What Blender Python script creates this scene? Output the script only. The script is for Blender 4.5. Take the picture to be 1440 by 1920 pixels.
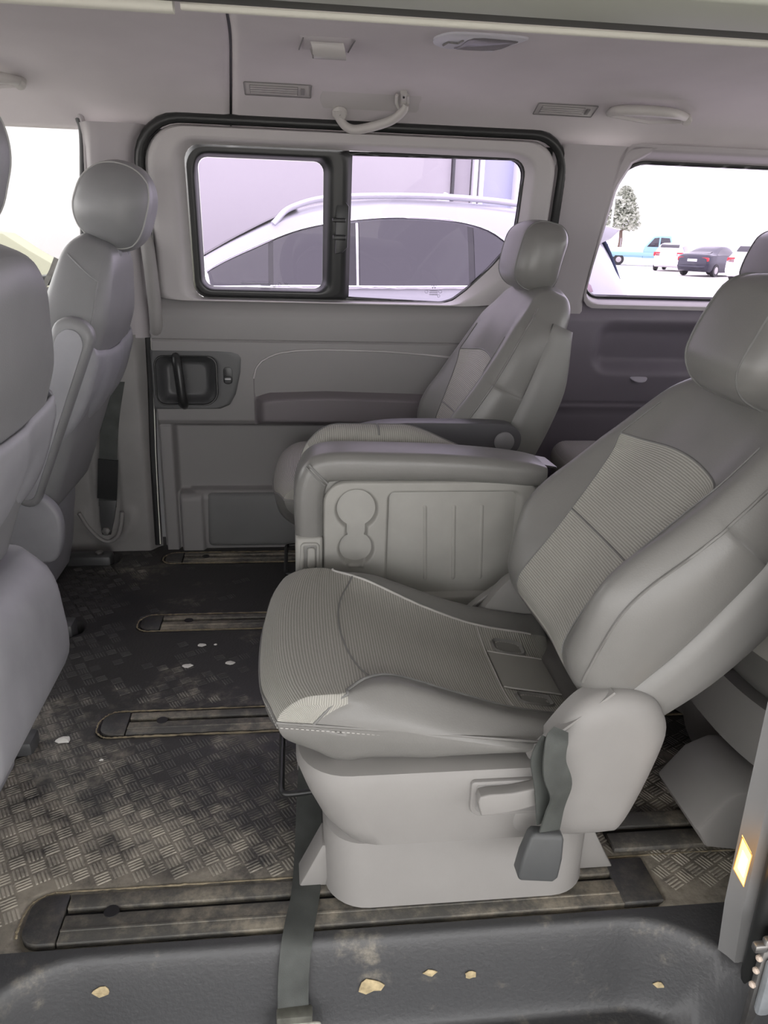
import bpy, bmesh, math, random
from mathutils import Vector, Matrix
random.seed(7)
for o in list(bpy.data.objects): bpy.data.objects.remove(o)
SC = bpy.context.scene
COL = SC.collection
# ------------------------------------------------------------------ camera
# metres; X runs towards the tail of the van, Y across it (away from the open door), Z up from the cabin floor
RX = Vector((0.99331291, -0.00934977, 0.11507406))     # world axes written in camera coordinates (right, down, forward)
RY = Vector((-0.11128848, -0.3428337, 0.93278075))
RZ = Vector((0.03072998, -0.93934958, -0.34158167))
CAMP = Vector((0, 0, 1.05)); FPX = 1440.0
right = Vector((RX[0], RY[0], RZ[0])); down = Vector((RX[1], RY[1], RZ[1])); fwd = Vector((RX[2], RY[2], RZ[2]))
cd = bpy.data.cameras.new('camera'); cam = bpy.data.objects.new('camera', cd); COL.objects.link(cam)
M = Matrix.Identity(4)
for i in range(3):
    M[i][0] = right[i]; M[i][1] = -down[i]; M[i][2] = -fwd[i]; M[i][3] = CAMP[i]
cam.matrix_world = M
cd.sensor_fit = 'HORIZONTAL'; cd.sensor_width = 36; cd.lens = 36 * FPX / 1440; cd.clip_start = 0.02; cd.clip_end = 500
SC.camera = cam
# ------------------------------------------------------------------ light
w = bpy.data.worlds.new('sky'); SC.world = w; w.use_nodes = True
bg = w.node_tree.nodes['Background']; bg.inputs[0].default_value = (1.0, 0.985, 0.985, 1); bg.inputs[1].default_value = 3.6
SC.view_settings.view_transform = 'Standard'; SC.view_settings.look = 'None'
SC.view_settings.gamma = 1; SC.view_settings.exposure = 0.35; SC.view_settings.use_curve_mapping = False

# ------------------------------------------------------------------ helpers
def ray(u, v):
    d = Vector(((u - 720) / FPX, (v - 960) / FPX, 1.0))
    return Vector((RX.dot(d), RY.dot(d), RZ.dot(d)))
def at(u, v, Y):                       # measured point of the photograph at depth Y
    d = ray(u, v); return CAMP + d * ((Y - CAMP.y) / d.y)
def atz(u, v, Z):
    d = ray(u, v); return CAMP + d * ((Z - CAMP.z) / d.z)
def lerp(a, b, t): return a + (b - a) * t
def clamp(x, a=0.0, b=1.0): return max(a, min(b, x))
def smooth(x, a=0.0, b=1.0):
    t = clamp((x - a) / (b - a)); return t * t * (3 - 2 * t)
def interp(x, tab):                    # smooth table lookup (monotone-ish cosine pieces)
    if x <= tab[0][0]: return tab[0][1]
    for (x0, y0), (x1, y1) in zip(tab, tab[1:]):
        if x <= x1: return y0 + (y1 - y0) * (x - x0) / (x1 - x0)
    return tab[-1][1]
def cr(tab):                           # catmull-rom sampled table for smooth profiles
    xs = [p[0] for p in tab]; ys = [p[1] for p in tab]; n = len(tab)
    m = []
    for i in range(n):
        if i == 0: m.append((ys[1] - ys[0]) / (xs[1] - xs[0]))
        elif i == n - 1: m.append((ys[-1] - ys[-2]) / (xs[-1] - xs[-2]))
        else: m.append((ys[i + 1] - ys[i - 1]) / (xs[i + 1] - xs[i - 1]))
    def f(x):
        if x <= xs[0]: return ys[0]
        if x >= xs[-1]: return ys[-1]
        for i in range(n - 1):
            if x <= xs[i + 1]:
                h = xs[i + 1] - xs[i]; t = (x - xs[i]) / h
                return ((2*t**3-3*t*t+1)*ys[i] + (t**3-2*t*t+t)*h*m[i] + (-2*t**3+3*t*t)*ys[i+1] + (t**3-t*t)*h*m[i+1])
    return f
def spl(pts, n=8, closed=False):       # catmull-rom through points
    P = [Vector(p) for p in pts]; N = len(P); out = []
    rng = range(N) if closed else range(N - 1)
    for i in rng:
        p1 = P[i]; p2 = P[(i + 1) % N]
        p0 = P[(i - 1) % N] if (closed or i > 0) else p1 * 2 - p2
        p3 = P[(i + 2) % N] if (closed or i + 2 < N) else p2 * 2 - p1
        for k in range(n):
            t = k / n
            out.append(0.5 * ((2 * p1) + (p2 - p0) * t + (2*p0 - 5*p1 + 4*p2 - p3) * t*t + (3*p1 - p0 - 3*p2 + p3) * t**3))
    if not closed: out.append(P[-1])
    return out
def rrect(x0, x1, y0, y1, r, n=8):     # closed rounded rectangle; r single or four radii (x0y0, x1y0, x1y1, x0y1)
    if not hasattr(r, '__len__'): r = (r,) * 4
    cs = [(x0, y0, 1, 1, 180), (x1, y0, -1, 1, 270), (x1, y1, -1, -1, 0), (x0, y1, 1, -1, 90)]
    out = []
    for (cx, cy, sx, sy, a0), rr in zip(cs, r):
        for k in range(n + 1):
            a = math.radians(a0 + 90 * k / n)
            out.append((cx + sx * rr + rr * math.cos(a), cy + sy * rr + rr * math.sin(a)))
    return out
def resample(loop, n):                 # closed 2D/3D loop resampled to n points from its first point
    P = [Vector(p) for p in loop]; P.append(P[0]); L = [0]
    for a, b in zip(P, P[1:]): L.append(L[-1] + (b - a).length)
    out = []; j = 0
    for k in range(n):
        s = L[-1] * k / n
        while L[j + 1] < s: j += 1
        seg = L[j + 1] - L[j]
        out.append(P[j].lerp(P[j + 1], (s - L[j]) / seg if seg else 0))
    return out

def link(o, parent=None):
    COL.objects.link(o)
    if parent: o.parent = parent
    return o
def mk(name, verts, faces, mat, parent=None, smo=True, uv=None, kind=None, sharp=None):
    me = bpy.data.meshes.new(name)
    me.from_pydata([tuple(v) for v in verts], [], faces); me.update()
    if uv:
        ul = me.uv_layers.new(name='UVMap')
        for lp in me.loops: ul.data[lp.index].uv = uv[lp.vertex_index]
    if smo:
        me.polygons.foreach_set('use_smooth', [True] * len(me.polygons))
        if sharp: me.set_sharp_from_angle(angle=math.radians(sharp))
    if mat: me.materials.append(mat)
    o = link(bpy.data.objects.new(name, me), parent)
    if kind: o['kind'] = kind
    return o
def fix(o):                            # consistent outward normals
    bm = bmesh.new(); bm.from_mesh(o.data); bmesh.ops.recalc_face_normals(bm, faces=bm.faces[:]); bm.to_mesh(o.data); bm.free(); return o
def tag(o, label, cat=None, group=None, kind=None):
    o['label'] = label
    if cat: o['category'] = cat
    if group: o['group'] = group
    if kind: o['kind'] = kind
    return o
def thing(name, loc, label, cat, group=None):
    o = link(bpy.data.objects.new(name, None)); o.empty_display_size = 0.05
    o.location = loc
    o['label'] = label; o['category'] = cat
    if group: o['group'] = group
    o['_off'] = (-loc[0], -loc[1], -loc[2])
    return o
def struct(name, label):
    o = link(bpy.data.objects.new(name, None)); o['kind'] = 'structure'; o['label'] = label; return o
def settle(root):                      # parts are built in world coordinates: cancel the base offset
    off = Vector(root['_off']); del root['_off']
    for c in root.children: c.location = Vector(c.location) + off
def loft(name, rings, mat, parent=None, cap=True, closed=True, smo=True, sharp=40, kind=None):
    n = len(rings[0]); V = [p for r in rings for p in r]; F = []
    for i in range(len(rings) - 1):
        for k in range(n if closed else n - 1):
            a = i * n + k; b = i * n + (k + 1) % n
            F.append((a, b, b + n, a + n))
    if cap:
        F.append(tuple(range(n))[::-1]); F.append(tuple(range(len(V) - n, len(V))))
    return fix(mk(name, V, F, mat, parent, smo, sharp=sharp, kind=kind))
def tube(name, path, r, mat, parent=None, seg=8, closed=False, sx=1.0, kind=None):
    P = [Vector(p) for p in path]; N = len(P); rings = []; up = None
    for i in range(N):
        t = (P[(i + 1) % N] - P[i - 1]) if closed else (P[min(i + 1, N - 1)] - P[max(i - 1, 0)])
        if t.length < 1e-9: t = Vector((0, 0, 1))
        t.normalize()
        if up is None: up = Vector((0, 0, 1)) if abs(t.z) < 0.9 else Vector((0, 1, 0))
        a = t.cross(up); a.normalize(); b = a.cross(t); up = b
        rr = r[i] if hasattr(r, '__len__') else r
        rings.append([P[i] + (a * math.cos(2*math.pi*k/seg) * sx + b * math.sin(2*math.pi*k/seg)) * rr for k in range(seg)])
    if closed: rings.append(rings[0])
    return loft(name, rings, mat, parent, cap=not closed, sharp=60, kind=kind)
def ribbon(name, path, wdir, width, th, mat, parent=None):     # flat webbing
    P = [Vector(p) for p in path]; rings = []
    for i, p in enumerate(P):
        t = (P[min(i + 1, len(P) - 1)] - P[max(i - 1, 0)]).normalized()
        wd = Vector(wdir[i]) if isinstance(wdir, list) else Vector(wdir)
        wd = (wd - t * wd.dot(t)).normalized(); n = t.cross(wd)
        ww = width[i] if hasattr(width, '__len__') else width
        rings.append([p + wd * ww/2 + n * th/2, p + wd * ww/2 - n * th/2, p - wd * ww/2 - n * th/2, p - wd * ww/2 + n * th/2])
    return loft(name, rings, mat, parent, sharp=50)
def prism(name, loop, plane, d0, d1, mat, parent=None, bev=0.0, seg=2, sharp=35):
    # loop: 2D outline; plane 'xz' -> extruded over Y from d0 to d1, 'xy' -> over Z, 'yz' -> over X
    def mp(p, d):
        return {'xz': (p[0], d, p[1]), 'xy': (p[0], p[1], d), 'yz': (d, p[0], p[1])}[plane]
    bm = bmesh.new()
    a = [bm.verts.new(mp(p, d0)) for p in loop]; b = [bm.verts.new(mp(p, d1)) for p in loop]; n = len(loop)
    fa = bm.faces.new(a); fb = bm.faces.new(b[::-1])
    for k in range(n): bm.faces.new((a[k], b[k], b[(k+1) % n], a[(k+1) % n]))
    bmesh.ops.recalc_face_normals(bm, faces=bm.faces[:])
    if bev > 0:
        es = list(set(list(fa.edges) + list(fb.edges)))
        bmesh.ops.bevel(bm, geom=es, offset=bev, segments=seg, profile=0.5, affect='EDGES', clamp_overlap=True)
    me = bpy.data.meshes.new(name); bm.to_mesh(me); bm.free()
    me.polygons.foreach_set('use_smooth', [True] * len(me.polygons)); me.set_sharp_from_angle(angle=math.radians(sharp))
    me.materials.append(mat)
    return link(bpy.data.objects.new(name, me), parent)
def box(name, x0, x1, y0, y1, z0, z1, mat, parent=None, bev=0.004, seg=2):
    bm = bmesh.new(); bmesh.ops.create_cube(bm, size=1)
    for v in bm.verts:
        v.co = Vector((lerp(x0, x1, v.co.x + .5), lerp(y0, y1, v.co.y + .5), lerp(z0, z1, v.co.z + .5)))
    if bev: bmesh.ops.bevel(bm, geom=bm.edges[:], offset=min(bev, .49*abs(x1-x0), .49*abs(y1-y0), .49*abs(z1-z0)), segments=seg, profile=0.5, affect='EDGES', clamp_overlap=True)
    me = bpy.data.meshes.new(name); bm.to_mesh(me); bm.free()
    me.polygons.foreach_set('use_smooth', [True] * len(me.polygons)); me.set_sharp_from_angle(angle=math.radians(40))
    me.materials.append(mat); return link(bpy.data.objects.new(name, me), parent)
def lathe(name, prof, origin, axis, mat, parent=None, seg=24):  # prof: (radius, height) along axis
    axis = Vector(axis).normalized(); q = axis.to_track_quat('Z', 'Y')
    rings = [[Vector(origin) + q @ Vector((r * math.cos(2*math.pi*k/seg), r * math.sin(2*math.pi*k/seg), h)) for k in range(seg)] for r, h in prof]
    return loft(name, rings, mat, parent, sharp=35)
def field(name, xs, zs, f, mat, parent=None, kind=None, uvs=False, sharp=None):  # grid surface: f(a,b) -> point
    V = [f(a, b) for b in zs for a in xs]; n = len(xs); F = []
    for j in range(len(zs) - 1):
        for i in range(n - 1):
            k = j * n + i; F.append((k, k + 1, k + n + 1, k + n))
    uv = [(a, b) for b in zs for a in xs] if uvs else None
    return mk(name, V, F, mat, parent, True, uv=uv, kind=kind, sharp=sharp)
def rng(a, b, step):
    n = max(1, int(round((b - a) / step))); return [a + (b - a) * i / n for i in range(n + 1)]
def ringpatch(name, outer, inner, f, mat, parent=None, n=120, th=0.0, steps=1):
    # flat frame between two 2D loops, mapped by f(a,b,k) ; k = 0 outer .. 1 inner
    O = resample(outer, n); I = resample(inner, n)
    rings = []
    for s in range(steps + 1):
        k = s / steps; rings.append([f(*(o.lerp(i, k)), k) for o, i in zip(O, I)])
    return loft(name, rings, mat, parent, cap=False, sharp=60)
def sdbox(x, z, x0, x1, z0, z1, r):    # signed distance to rounded rectangle
    cx, cz = (x0+x1)/2, (z0+z1)/2; qx = abs(x-cx) - (x1-x0)/2 + r; qz = abs(z-cz) - (z1-z0)/2 + r
    return math.hypot(max(qx, 0), max(qz, 0)) + min(max(qx, qz), 0) - r
# rounded-box body on a grid: part split by cube coordinates, shape by a deform function
class Body:
    def __init__(s, h, r, n, k=3):
        s.h = h; s.r = r
        s.ax = []
        for i in range(3):
            c = h[i] - r; L = []
            for j in range(k): L.append(-h[i] + r * (1 - math.cos(math.pi/2*j/k)) if False else -h[i] + r * j / k)
            L += [-c + 2 * c * j / n[i] for j in range(n[i])]
            for j in range(k + 1): L.append(c + r * j / k)
            s.ax.append(L)
    def rnd(s, p):
        q = Vector([clamp(p[i], -(s.h[i]-s.r), s.h[i]-s.r) for i in range(3)]); d = Vector(p) - q
        return q + d.normalized() * s.r if d.length > 1e-9 else Vector(p)
    def build(s, deform, classify, mats, parent, names=None, uvf=None, offs=None):
        A = s.ax; N = [len(a) - 1 for a in A]; parts = {}
        def add(i4):
            cs = [Vector((A[0][i], A[1][j], A[2][k])) for i, j, k in i4]
            c = (cs[0] + cs[1] + cs[2] + cs[3]) / 4
            key = classify(c)
            if key is None: return
            d = parts.setdefault(key, ([], {}, []))
            f = []
            for idx, cc in zip(i4, cs):
                if idx not in d[1]:
                    d[1][idx] = len(d[0]); d[0].append((deform(s.rnd(cc), cc), cc))
                f.append(d[1][idx])
            d[2].append(f)
        for ax in range(3):
            b, c = (ax + 1) % 3, (ax + 2) % 3
            for side in (0, N[ax]):
                for i in range(N[b]):
                    for j in range(N[c]):
                        q = []
                        for (di, dj) in ((0, 0), (1, 0), (1, 1), (0, 1)):
                            t = [0, 0, 0]; t[ax] = side; t[b] = i + di; t[c] = j + dj; q.append(tuple(t))
                        if side == 0: q.reverse()
                        add(q)
        out = {}
        for key, (vs, _, F) in parts.items():
            nm = (names or {}).get(key, key)
            out[key] = mk(nm, [v[0] for v in vs], F, mats[key], parent, True, uv=[uvf(v[1], v[0]) for v in vs] if uvf else None)
        return out
    def line(s, pts, deform): return [deform(s.rnd(p), Vector(p)) for p in pts]

# ------------------------------------------------------------------ materials
def mat(name, col, rough=0.5, metal=0.0, bump=None, var=0.0, vscale=20, spec=0.5, coords='Object'):
    m = bpy.data.materials.new(name); m.use_nodes = True; nt = m.node_tree; b = nt.nodes['Principled BSDF']
    b.inputs['Base Color'].default_value = (*col, 1); b.inputs['Roughness'].default_value = rough; b.inputs['Metallic'].default_value = metal
    b.inputs['Specular IOR Level'].default_value = spec
    tc = nt.nodes.new('ShaderNodeTexCoord')
    if var:
        nz = nt.nodes.new('ShaderNodeTexNoise'); nz.inputs['Scale'].default_value = vscale; nz.inputs['Detail'].default_value = 5
        nt.links.new(tc.outputs[coords], nz.inputs['Vector'])
        mp = nt.nodes.new('ShaderNodeMapRange'); mp.inputs[3].default_value = 1 - var; mp.inputs[4].default_value = 1 + var
        mp.inputs[1].default_value = .3; mp.inputs[2].default_value = .7
        nt.links.new(nz.outputs['Fac'], mp.inputs[0])
        mx = nt.nodes.new('ShaderNodeMix'); mx.data_type = 'RGBA'; mx.blend_type = 'MULTIPLY'; mx.inputs[0].default_value = 1
        mx.inputs[6].default_value = (*col, 1); nt.links.new(mp.outputs[0], mx.inputs[7]); nt.links.new(mx.outputs[2], b.inputs['Base Color'])
    if bump:
        sc, st, dist = bump
        n2 = nt.nodes.new('ShaderNodeTexNoise'); n2.inputs['Scale'].default_value = sc; n2.inputs['Detail'].default_value = 3
        nt.links.new(tc.outputs[coords], n2.inputs['Vector'])
        bp = nt.nodes.new('ShaderNodeBump'); bp.inputs['Strength'].default_value = st; bp.inputs['Distance'].default_value = dist
        nt.links.new(n2.outputs['Fac'], bp.inputs['Height']); nt.links.new(bp.outputs[0], b.inputs['Normal'])
    return m
def emis(name, col, st):
    m = mat(name, col); b = m.node_tree.nodes['Principled BSDF']
    b.inputs['Emission Color'].default_value = (*col, 1); b.inputs['Emission Strength'].default_value = st; return m
def glass(name, tint, refl=0.06):
    m = bpy.data.materials.new(name); m.use_nodes = True; nt = m.node_tree; nt.nodes.clear()
    out = nt.nodes.new('ShaderNodeOutputMaterial'); t = nt.nodes.new('ShaderNodeBsdfTransparent'); t.inputs[0].default_value = (*tint, 1)
    g = nt.nodes.new('ShaderNodeBsdfGlossy'); g.inputs['Roughness'].default_value = 0.02
    mx = nt.nodes.new('ShaderNodeMixShader'); mx.inputs[0].default_value = refl
    nt.links.new(t.outputs[0], mx.inputs[1]); nt.links.new(g.outputs[0], mx.inputs[2]); nt.links.new(mx.outputs[0], out.inputs[0]); return m
def fabric(name, col, period=0.0046):
    m = mat(name, col, 0.85, spec=.2); nt = m.node_tree; b = nt.nodes['Principled BSDF']
    uv = nt.nodes.new('ShaderNodeUVMap'); uv.uv_map = 'UVMap'
    wv = nt.nodes.new('ShaderNodeTexWave'); wv.wave_type = 'BANDS'; wv.bands_direction = 'X'; wv.inputs['Scale'].default_value = 2 * math.pi / 20 / period
    wv.inputs['Distortion'].default_value = 0.6; wv.inputs['Detail'].default_value = 1; wv.inputs['Detail Scale'].default_value = 4
    nt.links.new(uv.outputs[0], wv.inputs['Vector'])
    mx = nt.nodes.new('ShaderNodeMix'); mx.data_type = 'RGBA'
    mx.inputs[6].default_value = (col[0]*.72, col[1]*.72, col[2]*.71, 1); mx.inputs[7].default_value = (col[0]*1.12, col[1]*1.12, col[2]*1.1, 1)
    nt.links.new(wv.outputs['Fac'], mx.inputs[0]); nt.links.new(mx.outputs[2], b.inputs['Base Color'])
    bp = nt.nodes.new('ShaderNodeBump'); bp.inputs['Strength'].default_value = .5; bp.inputs['Distance'].default_value = .0012
    nt.links.new(wv.outputs['Fac'], bp.inputs['Height']); nt.links.new(bp.outputs[0], b.inputs['Normal'])
    return m
def dirty(name, base, dust, lo, hi, scale, rough=0.6, dark=None, tracked=0.0):   # worn mat: dust in noise patches, dark stains
    m = mat(name, base, rough, bump=(160, .35, .002)); nt = m.node_tree; b = nt.nodes['Principled BSDF']
    tc = nt.nodes.new('ShaderNodeTexCoord')
    def noise(sc, det, ro=.6):
        n = nt.nodes.new('ShaderNodeTexNoise'); n.inputs['Scale'].default_value = sc; n.inputs['Detail'].default_value = det; n.inputs['Roughness'].default_value = ro
        nt.links.new(tc.outputs['Object'], n.inputs['Vector']); return n
    n1 = noise(scale, 8, .68); n2 = noise(scale * 9, 6, .7); n3 = noise(scale * .55, 4)
    ad = nt.nodes.new('ShaderNodeMath'); ad.operation = 'MULTIPLY_ADD'; ad.inputs[1].default_value = .45
    nt.links.new(n2.outputs['Fac'], ad.inputs[0]); nt.links.new(n1.outputs['Fac'], ad.inputs[2])
    if tracked:          # mud is tracked in at the door side and front corner, walked off in the aisle
        sp_ = nt.nodes.new('ShaderNodeSeparateXYZ'); nt.links.new(tc.outputs['Object'], sp_.inputs[0])
        my = nt.nodes.new('ShaderNodeMapRange'); my.inputs[1].default_value = 1.0; my.inputs[2].default_value = 1.7; my.inputs[3].default_value = tracked; my.inputs[4].default_value = -tracked
        nt.links.new(sp_.outputs['Y'], my.inputs[0])
        a2 = nt.nodes.new('ShaderNodeMath'); a2.operation = 'ADD'; nt.links.new(ad.outputs[0], a2.inputs[0]); nt.links.new(my.outputs[0], a2.inputs[1]); ad = a2
    mr = nt.nodes.new('ShaderNodeMapRange'); mr.inputs[1].default_value = lo; mr.inputs[2].default_value = hi; mr.interpolation_type = 'SMOOTHSTEP'
    nt.links.new(ad.outputs[0], mr.inputs[0])
    mx = nt.nodes.new('ShaderNodeMix'); mx.data_type = 'RGBA'; mx.inputs[6].default_value = (*base, 1); mx.inputs[7].default_value = (*dust, 1)
    nt.links.new(mr.outputs[0], mx.inputs[0]); last = mx.outputs[2]
    if dark:
        m3 = nt.nodes.new('ShaderNodeMapRange'); m3.inputs[1].default_value = .50; m3.inputs[2].default_value = .60; nt.links.new(n3.outputs['Fac'], m3.inputs[0])
        x2 = nt.nodes.new('ShaderNodeMix'); x2.data_type = 'RGBA'; x2.inputs[7].default_value = (*dark, 1)
        nt.links.new(m3.outputs[0], x2.inputs[0]); nt.links.new(last, x2.inputs[6]); last = x2.outputs[2]
    nt.links.new(last, b.inputs['Base Color']); return m

LEATHER = mat('grey_leather', (.168, .165, .157), .34, bump=(420, .12, .002), var=.05, vscale=9)
LEATHERF = mat('front_grey_leather', (.22, .22, .225), .42, bump=(420, .12, .002), var=.05, vscale=9)
FABRIC = fabric('ribbed_fabric', (.35, .344, .318))
SEAM = mat('seam_thread', (.42, .41, .39), .7)
SEAMD = mat('seam_dark', (.16, .16, .155), .7)
PLASTIC = mat('light_grey_plastic', (.24, .232, .224), .5, bump=(900, .1, .001), var=.03, vscale=14)
PLASTICF = mat('blue_grey_plastic', (.29, .29, .31), .45, bump=(900, .12, .001), var=.10, vscale=10)
SHELL = mat('back_shell_plastic', (.22, .217, .21), .5, bump=(900, .1, .001))
DARKPL = mat('charcoal_plastic', (.065, .066, .068), .4, bump=(900, .1, .001))
BLACK = mat('black_rubber', (.012, .012, .013), .55)
BLACKPL = mat('black_plastic', (.02, .021, .021), .35)
CHROME = mat('chrome', (.8, .8, .8), .12, metal=1)
STEEL = mat('dull_steel', (.42, .41, .40), .4, metal=1, var=.15, vscale=40)
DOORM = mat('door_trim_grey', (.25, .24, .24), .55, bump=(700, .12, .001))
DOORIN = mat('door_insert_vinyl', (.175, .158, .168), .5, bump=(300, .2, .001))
DOORLO = mat('door_lower_shade', (.17, .17, .17), .6, bump=(700, .12, .001), var=.06, vscale=8)  # shade on the lower door is put into this darker grey
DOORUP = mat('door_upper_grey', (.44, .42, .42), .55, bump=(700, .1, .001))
PILLAR = mat('pillar_trim_violet_light', (.38, .355, .365), .55, bump=(700, .1, .001))  # grey with a hint of violet light from the tinted glass mixed in
PILLARL = mat('lower_pillar_grey', (.27, .26, .255), .55, bump=(700, .1, .001), var=.06, vscale=12)
QUARTER = mat('quarter_trim_violet_light', (.19, .17, .205), .5, bump=(700, .1, .001))  # violet light from the tinted windows is put into this base colour
HEADL = mat('headliner_cloth', (.60, .562, .575), .95, bump=(900, .25, .001), var=.03, vscale=6, spec=.1)
HANDLE = mat('handle_plastic', (.50, .48, .46), .45)
RIM = mat('door_frame_light', (.55, .54, .48), .6)
WEB = mat('belt_webbing', (.055, .06, .056), .6, bump=(1500, .5, .001), var=.25, vscale=25)
MATF = dirty('floor_mat', (.035, .034, .033), (.33, .30, .245), .66, .95, 2.4, .5, dark=(.022, .022, .024), tracked=.10)
MATR = dirty('mat_tread', (.065, .064, .062), (.46, .425, .355), .64, .94, 2.4, .55, dark=(.034, .034, .034), tracked=.10)
STEPM = dirty('step_plastic', (.052, .053, .056), (.30, .27, .215), .77, 1.04, 3.2, .42)
RAILM = dirty('dusty_rail', (.085, .083, .077), (.36, .32, .25), .62, .98, 5, .55)
CAPM = dirty('rail_cap', (.04, .04, .042), (.12, .11, .09), .62, 1.0, 8, .5)
DIRT = mat('dried_mud', (.26, .22, .15), .95, bump=(200, .6, .003), var=.3, vscale=60)
GLASSV = glass('tinted_window_glass', (.66, .59, .745), .05)
GLASSF = glass('clear_window_glass', (.95, .96, .93), .04)
PAINT = mat('white_car_paint', (.80, .80, .82), .15, spec=.6)
CARGL = mat('dark_car_glass', (.015, .014, .02), .05, spec=.8)

# ------------------------------------------------------------------ setting: outside ground
GZ = -0.5
GROUND = mat('sunlit_concrete', (.62, .60, .57), .9, var=.08, vscale=.6)
o = mk('ground', [(-60, -40, GZ), (90, -40, GZ), (90, 120, GZ), (-60, 120, GZ)], [(0, 1, 2, 3)], GROUND, smo=False); o['kind'] = 'structure'
tag(o, 'pale concrete yard around the van')
# unseen roof on posts, added to cut the light on the van's near side
cp = bpy.data.objects.new('ceiling_light_blocker', None); COL.objects.link(cp); cp['kind'] = 'structure'; cp['label'] = 'added unseen roof that cuts the light on the near side of the van'
box('blocker_sheet', -5.0, 5.5, -4.6, 1.2, 2.35, 2.45, mat('blocker_grey', (.55, .55, .55), .8), cp, bev=0)
for x_ in (-6.8, 5.3): box('blocker_post', x_ - .06, x_ + .06, -4.5, -4.38, GZ, 2.35, STEEL, cp, bev=.005)

# ------------------------------------------------------------------ setting: cabin floor with step well
def yw(z): return interp(z, [(0, 2.56), (.45, 2.56), (.85, 2.53), (1.32, 2.44)])
RAILY = [(.935, 1.03), (1.462, 1.545), (1.937, 2.02), (2.398, 2.475)]
RX0 = -0.432
SEATX = -0.60
def floor_z(x, y):
    d = sdbox(x, y, -.485, .695, .2, .912, .17)
    z = -0.15 * smooth(-d, 0.0, .052) if d < 0 else 0.0
    for (a, b) in RAILY:
        e = sdbox(x, y, RX0 - .006, .62 if a < 1 else 3.0, a - .006, b + .006, .03)
        if e < .004: z = min(z, -.012 * smooth(-e, -.004, .003))
    for yy in (1.0, 1.46, 1.955, 2.435):
        e = sdbox(x, y, -.80, -.585, yy - .045, yy + .04, .04)
        if e < .006: z = min(z, -.03 * smooth(-e, -.006, .006))
    return z
xs = rng(-1.6, -.9, .05) + rng(-.9, .75, .0075)[1:] + rng(.75, 2.05, .03)[1:]
ys = rng(.50, .84, .03) + rng(.84, 1.06, .0045)[1:] + rng(1.06, 2.52, .008)[1:] + rng(2.52, 2.72, .04)[1:]
V = []; n = len(xs)
for y in ys:
    for x in xs: V.append((x, y, floor_z(x, y)))
Fm, Fs = [], []
for j in range(len(ys) - 1):
    for i in range(n - 1):
        k = j * n + i; q = (k, k + 1, k + n + 1, k + n)
        (Fs if ys[j] < .925 else Fm).append(q)
floor = struct('floor', 'black rubber cabin floor of the van, worn and dusty')
mk('floor_mat', V, Fm, MATF, floor); 
def sub(V, F):
    mp = {}; W = []; G = []
    for f in F:
        g = []
        for i in f:
            if i not in mp: mp[i] = len(W); W.append(V[i])
            g.append(mp[i])
        G.append(g)
    return W, G
floor.children[0].data.clear_geometry()
W, G = sub(V, Fm); floor.children[0].data.from_pydata(W, [], G); floor.children[0].data.polygons.foreach_set('use_smooth', [True]*len(G))
W, G = sub(V, Fs); st = mk('step_well', W, G, STEPM, floor); st['label'] = 'moulded dark entry step in front of the floor'
# raised tread ribs in basket-weave clusters
V, F = [], []
cell = .0285; ang = math.radians(28); ca, sa = math.cos(ang), math.sin(ang)
def rib(cx, cy, dx, dy, L, wd, h):
    nx, ny = -dy, dx; b = len(V)
    for s, t in ((-1, -1), (1, -1), (1, 1), (-1, 1)):
        V.append((cx + dx*L*s + nx*wd*t, cy + dy*L*s + ny*wd*t, .0002))
    for s, t in ((-.8, -.3), (.8, -.3), (.8, .3), (-.8, .3)):
        V.append((cx + dx*L*s + nx*wd*t, cy + dy*L*s + ny*wd*t, h))
    F.extend([(b+4, b+5, b+6, b+7), (b, b+1, b+5, b+4), (b+1, b+2, b+6, b+5), (b+2, b+3, b+7, b+6), (b+3, b, b+4, b+7)])
for i in range(-75, 76):
    for j in range(-75, 76):
        cx = .2 + (i * ca - j * sa) * cell; cy = 1.7 + (i * sa + j * ca) * cell
        if not (-1.0 < cx < 1.25 and .97 < cy < 2.5): continue
        if any(abs(floor_z(cx + ax, cy + ay)) > 1e-4 for ax in (-.013, 0, .013) for ay in (-.016, 0, .016)): continue
        if random.random() < interp(cy, [(1.25, 0.0), (1.5, .25), (1.75, .75), (2.0, .93)]) * smooth(cx, -.62, -.42): continue     # tread worn smooth in the aisle
        hor = (i + j) % 2 == 0
        dx, dy = (ca, sa) if hor else (-sa, ca)
        wear = random.uniform(.0007, .0016)
        for k in range(4):
            off = (k - 1.5) * cell * .225
            rib(cx - dy * off, cy + dx * off, dx, dy, cell * .44, cell * .075, wear)
mk('tread_ribs', V, F, MATR, floor, smo=False, kind='stuff')
# dried mud lining the rail cut-outs
for n_, (a, b) in enumerate(RAILY):
    loop = [(1.2, a - .006), (.8, a - .006), (.3, a - .006), (-.1, a - .006), (-.3, a - .006), (-.37, a - .006), (RX0 + .02, a - .006), (RX0 - .002, a + .01), (RX0 - .008, a + .03), (RX0 - .004, b - .02), (RX0 + .02, b + .004), (RX0 + .06, b + .007), (-.25, b + .007), (-.1, b + .007), (.3, b + .007), (1.2, b + .007)]
    pts = [(x + random.uniform(-.0008, .0008), y + random.uniform(-.0008, .0008), .0) for x, y in [tuple(p)[:2] for p in spl([(*p, 0) for p in loop], 14)]]
    if n_ == 0: pts = [p for p in pts if p[1] > .95]
    tube('mud_edge', pts, [random.uniform(.0008, .0028) for _ in pts], DIRT, floor, seg=5, sx=1.0)

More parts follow.
